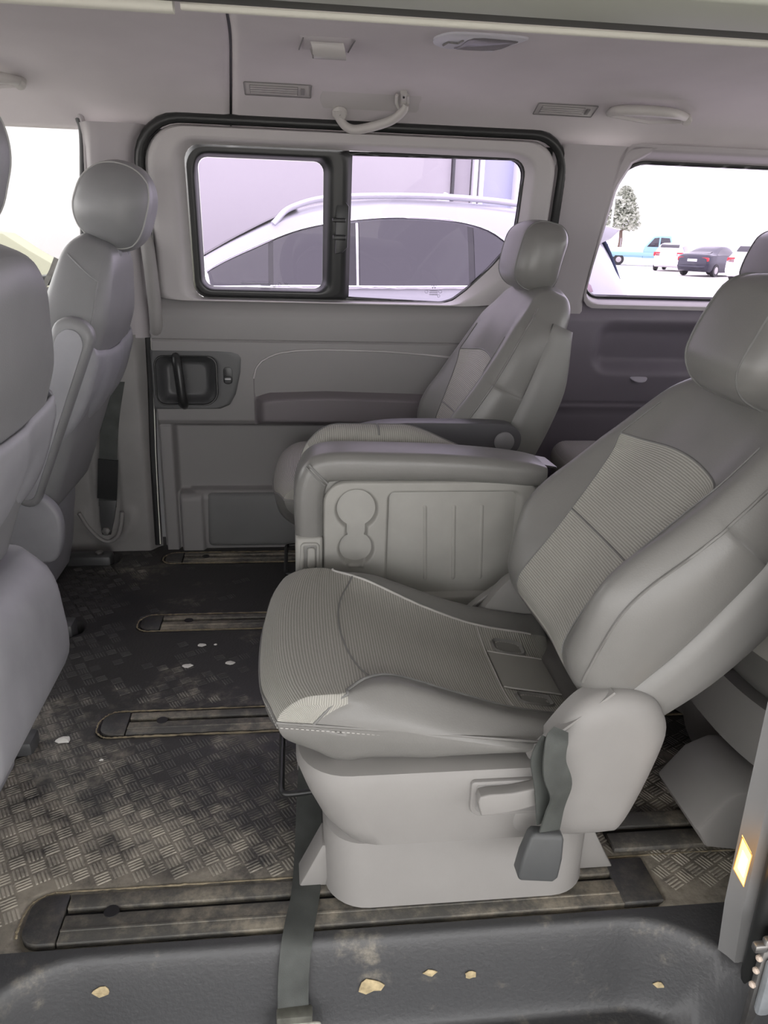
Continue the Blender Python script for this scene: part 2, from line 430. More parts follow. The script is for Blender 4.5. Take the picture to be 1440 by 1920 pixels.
# ------------------------------------------------------------------ setting: headliner
cz = cr([(.88, 1.25), (.92, 1.32), (.98, 1.37), (1.08, 1.41), (1.35, 1.438), (1.69, 1.445), (2.0, 1.438), (2.16, 1.425), (2.27, 1.402), (2.34, 1.376), (2.40, 1.345), (2.44, 1.318), (2.47, 1.295)])
def ceil_hit(u, v, off=0.0):
    d = ray(u, v); lo, hi = .9, 2.47
    for _ in range(60):
        m_ = (lo + hi) / 2; p = CAMP + d * (m_ / d.y)
        # beyond the surface the ray is above it
        if p.z > cz(m_) - off: hi = m_
        else: lo = m_
    return CAMP + d * (lo / d.y)
seamx = cr([(.9, -.10), (1.4, -.118), (1.9, -.128), (2.25, -.152), (2.47, -.172)])
ceiling = struct('ceiling', 'grey cloth headliner of the van')
cy_ = rng(.88, 1.1, .015) + rng(1.1, 2.15, .05)[1:] + rng(2.15, 2.47, .015)[1:]
def headpanel(name, fa, fb, nx):
    V, F = [], []
    for y in cy_:
        for i in range(nx + 1):
            t = i / nx; x = lerp(fa(y), fb(y), t)
            e = min(abs(x - seamx(y)) / .012, 1)
            V.append((x, y, cz(y) + .006 * (1 - smooth(e))))
    m_ = nx + 1
    for j in range(len(cy_) - 1):
        for i in range(nx): k = j*m_ + i; F.append((k, k+1, k+m_+1, k+m_))
    o = mk(name, V, F, HEADL, ceiling)
    md = o.modifiers.new('thick', 'SOLIDIFY'); md.thickness = .012; md.offset = 1 if True else -1
    return o
def grad(a, b, n, f=1.6): return [a + (b - a) * (i / n) ** f for i in range(n + 1)]
headpanel('front_headliner', lambda y: -1.65, lambda y: seamx(y) - .0028, 90)
headpanel('main_headliner', lambda y: seamx(y) + .0028, lambda y: 2.05, 120)
box('roof_skin', -1.7, 2.1, .62, 2.52, 1.475, 1.495, PAINT, ceiling, bev=.0)
box('seam_backing', -.22, -.06, .9, 2.46, 1.46, 1.468, BLACK, ceiling, bev=0)
tube('seam_channel', [(seamx(y), y, cz(y) + .009) for y in rng(.9, 2.435, .03)], .005, BLACK, ceiling, seg=6)

# near door opening: upper rim mouldings
rim = struct('trim_1', 'pale rim along the top of the open sliding door')
def strip(name, y0, y1, z0, z1, x0, x1, m_, r=.004):
    return loft(name, [[(x, a, b) for a, b in rrect(y0, y1, z0, z1, r, 4)] for x in (x0, x1)], m_, rim, sharp=40)
strip('rim_strip', .876, .888, 1.2465, 1.2545, -.105, 2.0, RIM)
strip('rim_strip', .872, .892, 1.2435, 1.275, -1.6, -.112, RIM, .006)
strip('seal_strip', .82, .872, 1.249, 1.29, -1.6, 2.0, mat('seal_grey', (.05, .05, .043), .7), .01)
strip('door_rail_cover', .70, .80, 1.238, 1.47, -1.6, 2.0, mat('pale_body_trim', (.30, .31, .265), .5), .01)

# ------------------------------------------------------------------ setting: far side wall
wall = struct('wall_far', 'far side wall trim of the van around the windows')
skin = struct('wall_outer', 'white outer body side of the van beyond the trim')
# outer body skin: belt and below, plus header above windows
def band(name, x0, x1, z0, z1, off, m_, parent):
    field(name, [x0, x1], rng(z0, z1, .1), lambda x, z: (x, yw(z) + off, z), m_, parent)
band('lower_body', -1.65, 2.05, -.35, .82, .07, PAINT, skin)
band('header', -1.65, 2.05, 1.33, 1.49, .05, PAINT, skin)
def uv2xz(u, v, off=0.0):            # measured wall point on the trim surface
    z = .8
    for _ in range(12):
        p = at(u, v, yw(z) - off); z = p.z
    return (p.x, p.z)
def W(x, z, off=0.0): return (x, yw(z) - off, z)

# ---- B-pillar trim between front window and sliding door
pz = rng(.72, 1.31, .03)
def pillar_up(t, z):
    xl = interp(z, [(.72, -.70), (.85, -.66), (.93, -.602), (1.2, -.583), (1.27, -.575), (1.31, -.58)]); xr = interp(z, [(.72, -.435), (1.2, -.435), (1.27, -.425), (1.31, -.39)])
    x = lerp(xl, xr, t); e = min(x - xl, xr - x)
    return (x, yw(z) - .012 - .035 * smooth(e, 0, .03), z)
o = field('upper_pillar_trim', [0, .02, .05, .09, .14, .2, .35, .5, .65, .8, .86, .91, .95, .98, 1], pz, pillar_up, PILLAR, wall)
def sock(x, z):                      # belt anchor hollow in the lower trim
    c = sdbox(x, z, -.668, -.575, .05, .55, .045)
    tri = max(abs(x + .62) - .09 + max(0, .16 - z) * .75, .03 - z)
    d = -.016 * smooth(-c, -.006, .012)
    if z < .2: d += .010 * math.exp(-((sdbox(x, z, -.70, -.545, .045, .40, .08)) / .014) ** 2) * smooth(.17 - z, 0, .04)
    return d
def pillar_lo(x, z):
    e = min(-.458 - x + .0, .2)
    return (x, yw(z) - .012 - .045 * smooth(e, 0, .04) - sock(x, z), z)
field('lower_pillar_trim', rng(-1.1, -.70, .05) + rng(-.70, -.458, .006)[1:], rng(0, .73, .012), pillar_lo, PILLARL, wall)
tube('anchor_rim', spl([at(u, v, 2.488) for u, v in ((148, 962), (165, 988), (185, 1008), (203, 1016), (220, 1006), (227, 985), (229, 960))], 5), .007, PILLARL, wall, seg=8)
tube('pillar_grip', spl([(-.428, yw(.72) - .035, .735), (-.418, yw(.76) - .06, .76), (-.417, yw(.85) - .07, .86), (-.42, yw(.95) - .065, .96), (-.428, yw(1.02) - .045, 1.02), (-.445, yw(1.03) - .03, 1.035)], 8), [.018] * 5 + [.02] * 31 + [.016] * 5, PILLARL, wall, seg=12)
# ---- front door: sill, inner trim and window
fd = struct('door_1', 'front door of the van with its bright side window')
field('door_trim', rng(-1.65, -.66, .05), rng(0, .865, .03), lambda x, z: (x, yw(z) - .01 - .04 * smooth(z, .6, .8) + .03 * smooth(z, .80, .865), z), PILLARL, fd)
tube('door_sill', [(x, yw(.87) - .012, .868 + .03*smooth(x, -.9, -.6)) for x in rng(-1.6, -.66, .05)], .016, DARKPL, fd, seg=8)
tube('door_seal', spl([at(160, 520, 2.50), at(156, 440, 2.485), at(155, 330, 2.46), at(154, 255, 2.45), at(148, 225, 2.445), at(130, 208, 2.44), at(60, 203, 2.44), at(0, 203, 2.44), at(-200, 205, 2.44), at(-500, 215, 2.44)], 8), .009, DARKPL, fd, seg=8)
tube('door_seal', spl([at(172, 520, 2.49), at(165, 440, 2.47), at(163, 330, 2.45), at(160, 255, 2.44), at(150, 214, 2.43), at(130, 199, 2.43), at(60, 193, 2.425), at(0, 192, 2.425), at(-200, 195, 2.425)], 8), .007, PILLAR, fd, seg=8)
w3 = struct('window_3', 'clear side window of the front door'); 
field('pane', [-1.5, -.60], [.86, 1.32], lambda x, z: (x, yw(z) + .02, z), GLASSF, w3)
# ---- sliding door
door = struct('door_2', 'grey inner trim of the far sliding door')
DL, DR = -.448, .83
win_out = [uv2xz(*p, .045) for p in [(352, 268), (630, 278), (965, 293), (986, 318), (984, 400), (968, 455), (930, 520), (875, 568), (850, 578), (600, 572), (372, 562), (352, 540), (342, 400), (335, 290)]]
wo = rrect(-.302, .69, .842, 1.268, .045, 8)
# sloped lower rear corner of the window
wo = [p for p in wo if not (p[0] > .45 and p[1] < 1.0)]
wo_ins = [(.475, .842), (.51, .853), (.55, .885), (.62, .955), (.665, 1.01), (.688, 1.07), (.69, 1.12)]
i0 = max(i for i, p in enumerate(wo) if p[1] < .85 and p[0] < 0) + 1
wo = wo[:i0] + wo_ins + wo[i0:]
do = rrect(DL + .035, .785, .836, 1.318, (.02, .02, .09, .11), 10)
def frame_f(x, z, k):
    e = smooth(k, .0, .15); f_ = smooth(k, .72, 1.0)
    return (x, yw(z) - .010 - .045 * e + .030 * f_, z)
ringpatch('window_surround', do, wo, frame_f, DOORUP, door, n=200, steps=10)
so = rrect(DL + .022, .802, .745, 1.332, (.02, .02, .10, .12), 10)
tube('door_seal', [(p[0], yw(p[1]) - .03, p[1]) for p in resample(so, 140)], .0145, BLACKPL, door, seg=8, closed=True)
ringpatch('seal_backing', rrect(DL - .02, .86, .70, 1.37, .1, 10), rrect(DL + .05, .76, .76, 1.29, .1, 10), lambda x, z, k: (x, yw(z) + .012, z), BLACK, door, n=120)
tube('door_edge_strip', [at(u, v, 2.505) for u, v in ((283, 632), (288, 720), (292, 850), (297, 950), (301, 1020))], .0022, mat('bright_strip', (.75, .74, .68), .4), door, seg=6)
tube('door_gap', [at(u, v, 2.525) for u, v in ((279, 632), (284, 720), (288, 850), (293, 950), (297, 1020))], .012, BLACK, door, seg=6)
def door_p(x, z):
    p = interp(z, [(0, .035), (.03, .04), (.19, .045), (.212, .03), (.216, 0), (.43, .0), (.436, .02), (.446, .05), (.46, .062), (.69, .062), (.714, .060), (.718, .054), (.722, .060), (.74, .060), (.79, .058), (.812, .05), (.832, .034), (.846, .012)])
    if z < .44:
        ridge = smooth(x, -.448, -.435) * (1 - smooth(x, -.40, -.385))
        p = max(p * smooth(x, -.36, -.33) if z < .215 else p, .045 * ridge * (1 - smooth(z, .46, .475)))
        if z < .215: p = max(p, .055 * smooth(x, -.395, -.38) * (1 - smooth(x, -.315, -.29)) * (1 - smooth(z, .195, .215)))
    p *= smooth(x, DL, DL + .012)
    p -= .045 * smooth(-sdbox(x, z, -.430, -.244, .516, .666, .02), -.004, .004)
    return p
ins = lambda x: .692 + .004 * math.sin(x * 3)
def in_sd(x, z):                      # armrest insert outline (negative inside)
    zt = interp(x, [(-.12, .63), (-.10, .655), (-.06, .680), (-.01, .692), (.1, .696), (.3, .692), (.45, .682), (.8, .64)])
    return max(-.132 - x + (.70 - z) * -.0, z - zt, .452 - z)
def door_f(x, z):
    return (x, yw(z) - .005 - door_p(x, z), z)
zz = rng(0, .20, .012) + rng(.20, .225, .003)[1:] + rng(.225, .425, .02)[1:] + rng(.425, .47, .003)[1:] + rng(.47, .70, .012)[1:] + rng(.70, .73, .002)[1:] + rng(.73, .846, .006)[1:]
field('door_panel', rng(DL, -.28, .004) + rng(-.28, DR, .02)[1:], zz, door_f, DOORM, door)
# map pocket low on the door, its shade painted into the grey
box('map_pocket', -.30, .75, 2.505, 2.552, .008, .205, DOORLO, door, bev=.02, seg=3)
# armrest insert with padded elbow rest
def ins_f(t, s):
    xl, xr = -.128, .80
    x = lerp(xl, xr, t)
    zt = interp(x, [(-.128, .60), (-.118, .635), (-.10, .656), (-.07, .674), (-.03, .686), (.02, .692), (.1, .695), (.3, .692), (.45, .682), (.8, .64)])
    z = lerp(.449, zt, s)
    e = min((x - xl) , zt - z + .0, .06)
    shelf = interp(x, [(-.128, .530), (-.08, .545), (.1, .552), (.4, .545), (.8, .52)])
    low = .045 * (1 - smooth(z, shelf - .012, shelf + .012)) * smooth(x, -.128, -.095) * smooth(z, .446, .47)
    dip = -.016 * smooth(e, .0, .02) * smooth(z, shelf, shelf + .03)
    return (x, yw(z) - .068 - low - dip, z)
field('armrest_insert', [0, .004, .009, .015, .022, .03, .04, .055, .075, .1] + rng(.1, 1, .03)[1:], rng(0, .32, .02) + rng(.32, .5, .006)[1:] + rng(.5, .86, .03)[1:] + rng(.86, 1, .012)[1:], ins_f, DOORIN, door)
tube('insert_piping', [ins_f(t, 1) for t in [0, .004, .009, .015, .022, .03, .04, .055, .075, .1] + rng(.1, 1, .05)[1:]], .0035, DOORUP, door, seg=6)
# handle bezel
bz = [(-.442, .500), (-.235, .502), (-.205, .515), (-.185, .55), (-.168, .62), (-.165, .662), (-.17, .679), (-.19, .686), (-.442, .686)]
bzl = resample([tuple(p)[:2] for p in spl([(*p, 0) for p in bz], 1, True)], 90)
pan = rrect(-.432, -.242, .514, .668, (.03, .045, .03, .03), 8)
def bez_f(x, z, k): return (x, yw(.6) - .072 - .002 * smooth(k, 0, .1) + .002 * smooth(k, .9, 1), z)
bez = ringpatch('handle_bezel', bz, pan, bez_f, DARKPL, door, n=140, steps=8)
def pan_f(x, z, k): return (x, yw(.6) - .072 + .035 * smooth(k, 0, .35), z)
cxp, czp = -.337, .591
ringpatch('handle_pan', pan, [(cxp + (x - cxp) * .01, czp + (z - czp) * .01) for x, z in pan], pan_f, DARKPL, door, n=90, steps=14)
tube('handle_pan_rim', [(x, yw(.6) - .073, z) for x, z in pan], .0035, BLACKPL, door, seg=6, closed=True)
tube('door_handle', spl([(-.372, yw(.6) - .05, .662), (-.362, yw(.6) - .085, .655), (-.355, yw(.6) - .095, .60), (-.350, yw(.6) - .092, .535), (-.349, yw(.6) - .07, .510)], 6), [.014, .016, .017] + [.0185] * 19 + [.017, .016, .014], BLACKPL, door, seg=12, sx=.8)
lk = prism('lock_slot', rrect(-.222, -.193, .582, .636, .012, 5), 'xz', yw(.6) - .0755, yw(.6) - .07, BLACKPL, door, bev=.001)
box('lock_knob', -.219, -.196, yw(.6) - .082, yw(.6) - .072, .585, .607, DARKPL, door, bev=.004)
box('lock_mark', -.217, -.198, yw(.6) - .0832, yw(.6) - .0815, .5975, .6015, mat('pale_mark', (.55, .55, .55), .4), door, bev=.0006)
# window 1 in the sliding door: black carrier frame, two panes, latch
win1 = struct('window_1', 'sliding side window with black frame in the far door')
left_out = rrect(-.305, .175, .843, 1.270, (.045, .012, .012, .05), 8)
left_in = rrect(-.268, .092, .878, 1.238, .028, 8)
def wf(x, z, k): return (x, yw(z) - .012 - .022 * smooth(k, 0, .25) + .030 * smooth(k, .7, 1), z)
ringpatch('window_frame', left_out, left_in, wf, BLACKPL, win1, n=160, steps=8)
# fixed rear pane with slim black edge
rp = [(.150, .852)] + [p for p in wo_ins] + [p for p in wo[i0 + len(wo_ins):] if p[0] > .2] + [(.150, 1.262)]
ri = [(lerp(x, .42, .022), lerp(z, 1.06, .022)) for x, z in rp]
ringpatch('pane_border', rp, ri, lambda x, z, k: (x, yw(z) - .002, z), BLACK, win1, n=140)
tube('window_gasket', [(p.x, yw(p.y) - .012, p.y) for p in resample(rp, 120)], .006, BLACKPL, win1, seg=6, closed=True)
mk('pane', [(x, yw(z) + .004, z) for x, z in rp], [tuple(range(len(rp)))], GLASSV, win1, smo=False)
mk('pane', [(x, yw(z) + .012, z) for x, z in left_in], [tuple(range(len(left_in)))], GLASSV, win1, smo=False)
prism('latch_body', [(.128, .985), (.150, .99), (.165, 1.005), (.168, 1.12), (.155, 1.135), (.128, 1.14)], 'xz', yw(1.06) - .046, yw(1.06) - .03, BLACKPL, win1, bev=.004)
box('latch_lever', .118, .158, yw(1.06) - .06, yw(1.06) - .044, 1.075, 1.087, BLACKPL, win1, bev=.004)
box('latch_lever', .120, .160, yw(1.03) - .06, yw(1.03) - .044, 1.025, 1.04, BLACKPL, win1, bev=.004)
# printed glass marks
PRINT = mat('glass_print', (.20, .20, .24), .6)
def print_text(txt, x, z, size, parent):
    c = bpy.data.curves.new('glass_print', 'FONT'); c.body = txt; c.size = size; c.align_x = 'CENTER'
    o = bpy.data.objects.new('glass_print', c); o.data.materials.append(PRINT); link(o, parent)
    o.rotation_euler = (math.radians(90), 0, 0); o.location = (x, yw(z) - .0015, z)
print_text('W', .448, .886, .016, win1)
print_text('W', -.02, .8855, .012, win1)
def print_ring(x, z, r): tube('glass_print', [(x + r * math.cos(q), yw(z) - .001, z + r * math.sin(q)) for q in rng(0, 6.0, .5)], .0006, PRINT, win1, seg=4, closed=True)
def print_bar(x0, x1, z): box('glass_print', x0, x1, yw(z) - .0015, yw(z) - .0008, z - .0011, z + .0011, PRINT, win1, bev=0)
print_ring(.425, .877, .005); print_ring(.470, .878, .005); print_ring(.466, .864, .004)
for z_ in (.880, .874, .868): print_bar(.435, .462, z_)
print_ring(-.042, .889, .005); print_ring(-.058, .884, .004)
print_bar(-.16, -.07, .889); print_bar(-.10, -.07, .884)

# ---- rear quarter: pillar, window, lower trim with bin
QL = .80
def cpil(t, z):
    xl = QL - .03; xr = interp(z, [(.78, .955), (.86, .945), (.885, .948), (.95, .952), (1.10, .972), (1.20, .985), (1.27, 1.02), (1.31, 1.1)])
    x = lerp(xl, xr, t); e = xr - x
    return (x, yw(z) - .02 - .03 * smooth(e, 0, .02) * smooth(x, QL - .025, QL + .005) + .05 * (1 - smooth(x, QL - .03, QL - .005)), z)
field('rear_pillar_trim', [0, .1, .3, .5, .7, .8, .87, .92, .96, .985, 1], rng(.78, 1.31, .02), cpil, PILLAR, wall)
qw = rrect(.945, 1.86, .872, 1.275, (.05, .05, .09, .09), 8); 
qw = [(x + max(0, (z - .90)) * .10 * (1 - smooth(x, 1.0, 1.4)), z) for x, z in qw]
qo = rrect(.93, 2.0, .84, 1.318, (.04, .04, .04, .04), 8)
qo = [(x + max(0, (z - .90)) * .09 * (1 - smooth(x, 1.0, 1.4)), z) for x, z in qo]
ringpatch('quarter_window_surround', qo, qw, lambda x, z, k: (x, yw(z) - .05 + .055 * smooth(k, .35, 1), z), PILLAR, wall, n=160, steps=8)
win2 = struct('window_2', 'tinted rear quarter window of the van')
tube('window_gasket', [(p.x, yw(p.y) + .004, p.y) for p in resample(qw, 140)], .007, BLACKPL, win2, seg=6, closed=True)
mk('pane', [(x, yw(z) + .012, z) for x, z in qw], [tuple(range(len(qw)))], GLASSV, win2, smo=False)
def quart(x, z):
    d = sdbox(x, z, 1.00, 1.48, .64, .79, .05)
    p = .035 + .025 * (1 - smooth(z, .80, .85)) 
    p -= .055 * smooth(-d, -.02, .035) * (1 - smooth(z, .64, .80) * .4)
    p -= .004 * math.exp(-((z - .525) / .003) ** 2)
    if z > .85: p -= .05 * smooth(z, .85, .88)
    l2 = sdbox(x, z, .86, 1.5, .1, .50, .03); p -= .003 * math.exp(-(l2 / .003) ** 2)
    return (x, yw(z) - p, z)
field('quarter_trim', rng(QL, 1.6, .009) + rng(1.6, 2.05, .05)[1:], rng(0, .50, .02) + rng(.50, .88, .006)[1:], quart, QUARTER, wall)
lathe('speaker_grille', [(.075, -.004), (.072, .006), (.05, .009), (.0, .010)], (1.02, yw(.43) - .034, .425), (0, -1, 0), DARKPL, wall, seg=32)
lathe('cup_recess', [(.030, 0), (.031, .003), (.026, .005), (.0, .006)], (1.16, yw(.6) - .056, .615), (0, -.5, 1), mat('pale_lens', (.5, .48, .55), .3), wall, seg=24)

# ------------------------------------------------------------------ setting: near side, front and rear of the shell (outside the frame)
near = struct('wall_near', 'near side wall of the van behind the open door')
PT = mat('near_trim_grey', (.17, .17, .17), .5, bump=(700, .1, .001))
loft('pillar_trim', [[(x0 + .0, .84, z), (x0 + .008, .828, z), (x0 + .014, .815, z), (x0 + .30, .775, z), (x0 + .30, .82, z), (x0 + .03, .87, z)] for z, x0 in ((-.002, .66), (.1, .652), (.3, .648), (.5, .645), (.9, .66), (1.28, .70))], PT, near, sharp=30)
tube('door_seal', [(x, .797, z) for z, x in ((-.3, .697), (-.02, .690), (.2, .685), (.5, .678), (.9, .693), (1.27, .733))], .013, BLACKPL, near, seg=10)
tube('door_seal', [(x, .780, z) for z, x in ((-.3, .712), (-.02, .705), (.2, .700), (.5, .693), (.9, .708), (1.27, .748))], .012, DARKPL, near, seg=10)
loft('body_jamb', [[(.735, .768, z), (.765, .69, z), (.92, .66, z), (.92, .74, z)] for z in (-.35, 1.3)], PAINT, near, sharp=30)
box('rear_side_panel', .92, 2.05, .66, .72, -.3, .84, PILLARL, near, bev=.01)
box('front_side_panel', -1.65, -.62, .66, .74, -.3, .84, PILLARL, near, bev=.01)
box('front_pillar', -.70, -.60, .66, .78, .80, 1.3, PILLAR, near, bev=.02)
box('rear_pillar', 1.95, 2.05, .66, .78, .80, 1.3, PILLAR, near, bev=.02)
fr = struct('wall_front', 'firewall and dashboard side of the van')
box('dashboard', -1.75, -1.45, .66, 2.56, -.1, .78, DARKPL, fr, bev=.06, seg=4)
box('windscreen_header', -1.70, -1.62, .66, 2.5, 1.30, 1.48, HEADL, fr, bev=.01)
bk = struct('wall_rear', 'tailgate of the van')
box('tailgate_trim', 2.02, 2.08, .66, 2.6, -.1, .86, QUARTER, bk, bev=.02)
box('tailgate_header', 2.02, 2.08, .66, 2.5, 1.28, 1.48, HEADL, bk, bev=.01)
# door latch hardware on the near jamb
hw = thing('door_latch', (.70, .757, -.07), 'metal door latch bracket on the near door jamb', 'latch')
box('latch_plate', .664, .745, .752, .764, -.075, .115, STEEL, hw, bev=.004)
box('latch_cover', .668, .745, .738, .753, -.02, .085, mat('dusty_blue_metal', (.22, .235, .25), .5, var=.25, vscale=30), hw, bev=.008)
box('latch_pin', .650, .672, .752, .764, .092, .106, STEEL, hw, bev=.003)
for z in (.078, .054, .026): lathe('rivet', [(.005, -.006), (.005, .003), (.003, .005), (0, .0055)], (.664, .757, z), (-1, -.3, 0), mat('brass', (.6, .5, .42), .35), hw, seg=10)
settle(hw)
lamp = thing('courtesy_lamp', (.675, .80, .2), 'glowing amber diamond shaped lamp on the near pillar trim', 'lamp')
c0 = at(1394, 1616, .808)
dia = [at(1392, 1571, .806), at(1409, 1604, .802), at(1394, 1661, .803), at(1376, 1628, .812)]
nrm = (dia[1] - dia[3]).cross(dia[0] - dia[2]).normalized()
if nrm.y > 0: nrm = -nrm
cen = (dia[0] + dia[1] + dia[2] + dia[3]) / 4
AMB = emis('amber_lit_lens', (1.0, .50, .12), 3.0)
loft('lens', [[p - nrm * .006 for p in dia], [p + nrm * .001 for p in dia], [cen + (p - cen) * .88 + nrm * .003 for p in dia]], AMB, lamp, sharp=20)
loft('bulb_glow', [[cen + (p - cen) * .62 + nrm * .0026 for p in dia], [cen + (p - cen) * .5 + nrm * .0045 for p in dia]], emis('amber_bulb', (1, .85, .55), 9.0), lamp, sharp=20)
tube('lens_rim', [cen + (p - cen) * 1.03 for p in dia], .0012, mat('amber_rim', (.7, .35, .1), .3), lamp, seg=6, closed=True)
settle(lamp)
# ------------------------------------------------------------------ seats
SEAMF = mat('front_seam', (.36, .36, .35), .6)
def stitch(name, path, parent, step=.0075, ln=.0042, r=.0009, m_=None):
    P = [Vector(p) for p in path]; V, F = [], []; acc = 0
    L = [0]
    for a, b in zip(P, P[1:]): L.append(L[-1] + (b - a).length)
    s = step; j = 0
    while s < L[-1] - step:
        while L[j + 1] < s: j += 1
        t = (P[j+1] - P[j]).normalized(); c = P[j].lerp(P[j+1], (s - L[j]) / max(1e-9, L[j+1] - L[j]))
        a = t.cross(Vector((.3, .5, .8))).normalized(); b_ = t.cross(a); k = len(V)
        for e in (-1, 1):
            for q in range(4):
                an = math.pi/4 + q * math.pi/2; V.append(c + t * e * ln/2 + (a * math.cos(an) + b_ * math.sin(an)) * r)
        F += [(k, k+1, k+5, k+4), (k+1, k+2, k+6, k+5), (k+2, k+3, k+7, k+6), (k+3, k, k+4, k+7), (k, k+3, k+2, k+1), (k+4, k+5, k+6, k+7)]
        s += step
    return mk(name, V, F, m_ or SEAM, parent, smo=False, kind='stuff')

ztopC = cr([(-.06, .412), (.03, .418), (.09, .412), (.16, .392), (.25, .357), (.35, .322), (.47, .298)])
def seat_cushion(par, yc, x0=0.0, lea=LEATHER, fab=FABRIC, z0=0.0, detail=True):
    hx, hy, hz = .262, .238, .076
    B = Body((hx, hy, hz), .05, (34, 22, 5), k=5)
    insw = cr([(-.06, .234), (.055, .232), (.075, .215), (.10, .188), (.15, .165), (.25, .148), (.35, .142), (.47, .140)])
    SE = .150                                            # seam position in cube coordinates
    def dfm(p, c):
        x, y, z = p; X = -.057 + (x + hx) * 1.065
        wt = clamp((z + hz) / (2 * hz))
        s = insw(X); ay = abs(y); sg = 1 if y > 0 else -1
        ay = ay * s / SE if ay < SE else s + (ay - SE) * (hy - s) / (hy - SE)
        # top contour: bolsters stand above the ribbed insert
        bol = .020 * math.exp(-((ay - .192) / .042) ** 2) * smooth(X, .05, .16)
        dip = -.010 * (1 - smooth(ay, .05, .16)) * smooth(X, .08, .2)
        zt = ztopC(X) + bol + dip
        fade = smooth(ay, .205, .24)
        zb = interp(X, [(-.06, .315), (0, .292), (.07, .276), (.2, .270), (.35, .292), (.47, .31)])
        zb = lerp(.252, zb, smooth(ay, .10, .20))
        Z = lerp(zb, zt, wt)
        if wt < .97: Z -= .0
        side = .020 * math.sin(math.pi * wt)              # sides belly outwards
        Y = sg * (ay + (side - .012) * smooth(ay, .18, .235) - .022 * (1 - wt) * smooth(ay, .15, .235))
        fr_ = 1 - smooth(X, -.06, .12)
        X -= .055 * clamp((hz - c.z) / (hz - .026)) * math.exp(-((c.x + .145) / .05) ** 2) * smooth(abs(c.y), .15, .2) * (1 if c.z > .02 else 0)
        X = X + .034 * (ay / .238) ** 2.4 * fr_ + .030 * (1 - wt) ** 1.5 * fr_ - .012 * math.sin(math.pi * wt) * fr_
        return Vector((x0 + X, yc + Y, z0 + Z))
    top = .026
    def cls(c):
        if c.z < top - .001 and not (c.x < -hx + .055 and c.z > -.02 and False): 
            return 'side_panel' if c.z > -hz + 1e-6 or True else None
        if abs(c.y) > SE and c.x > -.145: return 'bolster_near' if c.y < 0 else 'bolster_far'
        return 'fabric_insert'
    # snap grid lines to the seam positions
    def snap(axis, val):
        L = B.ax[axis]; i = min(range(len(L)), key=lambda k: abs(L[k] - val)); L[i] = val
    snap(1, SE); snap(1, -SE); snap(0, -.145); snap(2, top)
    cu = link(bpy.data.objects.new('cushion', None), par)
    nm = {'bolster_near': 'bolster', 'bolster_far': 'bolster'}
    B.build(dfm, cls, {'side_panel': lea, 'bolster_near': lea, 'bolster_far': lea, 'fabric_insert': fab}, cu, nm, uvf=lambda c, p: (c.x + (c.z - hz) * 1.0, c.y))
    def surf(x, y, z=hz): return (x, y, z)
    for sg in (-1, 1):
        ln_ = B.line([(-.145, sg * lerp(hy - .002, SE, k/8), hz if k > 2 else lerp(.03, hz, k/3)) for k in range(9)] + [(x, sg * SE, hz) for x in rng(-.145, hx - .03, .01)], dfm)
        tube('piping', [p + Vector((0, 0, .0008)) for p in ln_], .0024, SEAMD if sg < 0 else SEAM, cu, seg=6)
    outl = [(hx - .01, -hy, top)] + [(x, -hy, top) for x in rng(hx - .02, -hx + .05, .012)] + \
        [(-hx + .05 * (1 - math.sin(a)), -hy + .05 * (1 - math.cos(a)), top) for a in rng(0, math.pi/2, .2)] + [(-hx, y, top) for y in rng(-hy + .05, hy - .05, .015)] + \
        [(-hx + .05 * (1 - math.sin(a)), hy - .05 * (1 - math.cos(a)), top) for a in rng(math.pi/2, 0, .2)] + [(x, hy, top) for x in rng(-hx + .05, hx - .02, .012)]
    ol = [dfm(B.rnd(p), Vector(p)) for p in outl]
    tube('piping', ol, .0028, lea, cu, seg=6)
    if detail: stitch('stitching', [p + Vector((0, -.0012 if p.y < yc else .0012, -.0075)) for p in ol], cu)
    sm = B.line([(-.105 - .035 * math.sin(math.pi * (k / 24)) * 1.0, lerp(-SE, SE, k/24), hz) for k in range(25)], dfm)
    tube('insert_seam', sm, .0018, SEAMD, cu, seg=5)
    if detail:
        sm = B.line([(.125, lerp(-SE, SE, k/12), hz) for k in range(13)], dfm)
        tube('insert_seam', sm, .0018, SEAM, cu, seg=5)
        # two child-seat anchor slots near the backrest with a flap between them
        def top_at(X, Y): return dfm(B.rnd((X, Y, hz)), Vector((X, Y, hz)))
        lip = mat('slot_lining', (.18, .178, .165), .8)
        for sg in (-1, 1):
            q = [tuple(p) for p in resample(rrect(.143, .205, min(sg*.070, sg*.118), max(sg*.070, sg*.118), .014, 5), 36)]
            ring = [top_at(*p) for p in q]
            inn = [top_at(*p) + Vector((0, 0, -.001)) for p in [(lerp(a, .174, .25), lerp(b, sg*.094, .25)) for a, b in q]]
            loft('anchor_slot', [[p + Vector((0, 0, .0006)) for p in ring], [p + Vector((0, 0, .0045)) for p in [a.lerp(b, .35) for a, b in zip(ring, inn)]], [p + Vector((0, 0, .0012)) for p in inn]], fab if False else lea, cu, cap=False, sharp=70)
            mk('slot_floor', [p + Vector((0, 0, .0010)) for p in inn], [tuple(range(len(inn)))], lip, cu, smo=False)
        fl = [[top_at(x, y) + Vector((0, 0, .0035)) for y in (-.062, -.03, 0, .03, .062)] for x in rng(.128, .23, .017)]
        loft('anchor_flap', fl, mat('flap_cloth', (.27, .265, .245), .8), cu, cap=False, closed=False)
        for yy in (-.064, .064): tube('flap_seam', [top_at(x, yy) + Vector((0, 0, .003)) for x in rng(.128, .23, .017)], .002, SEAM, cu, seg=5)
    return cu

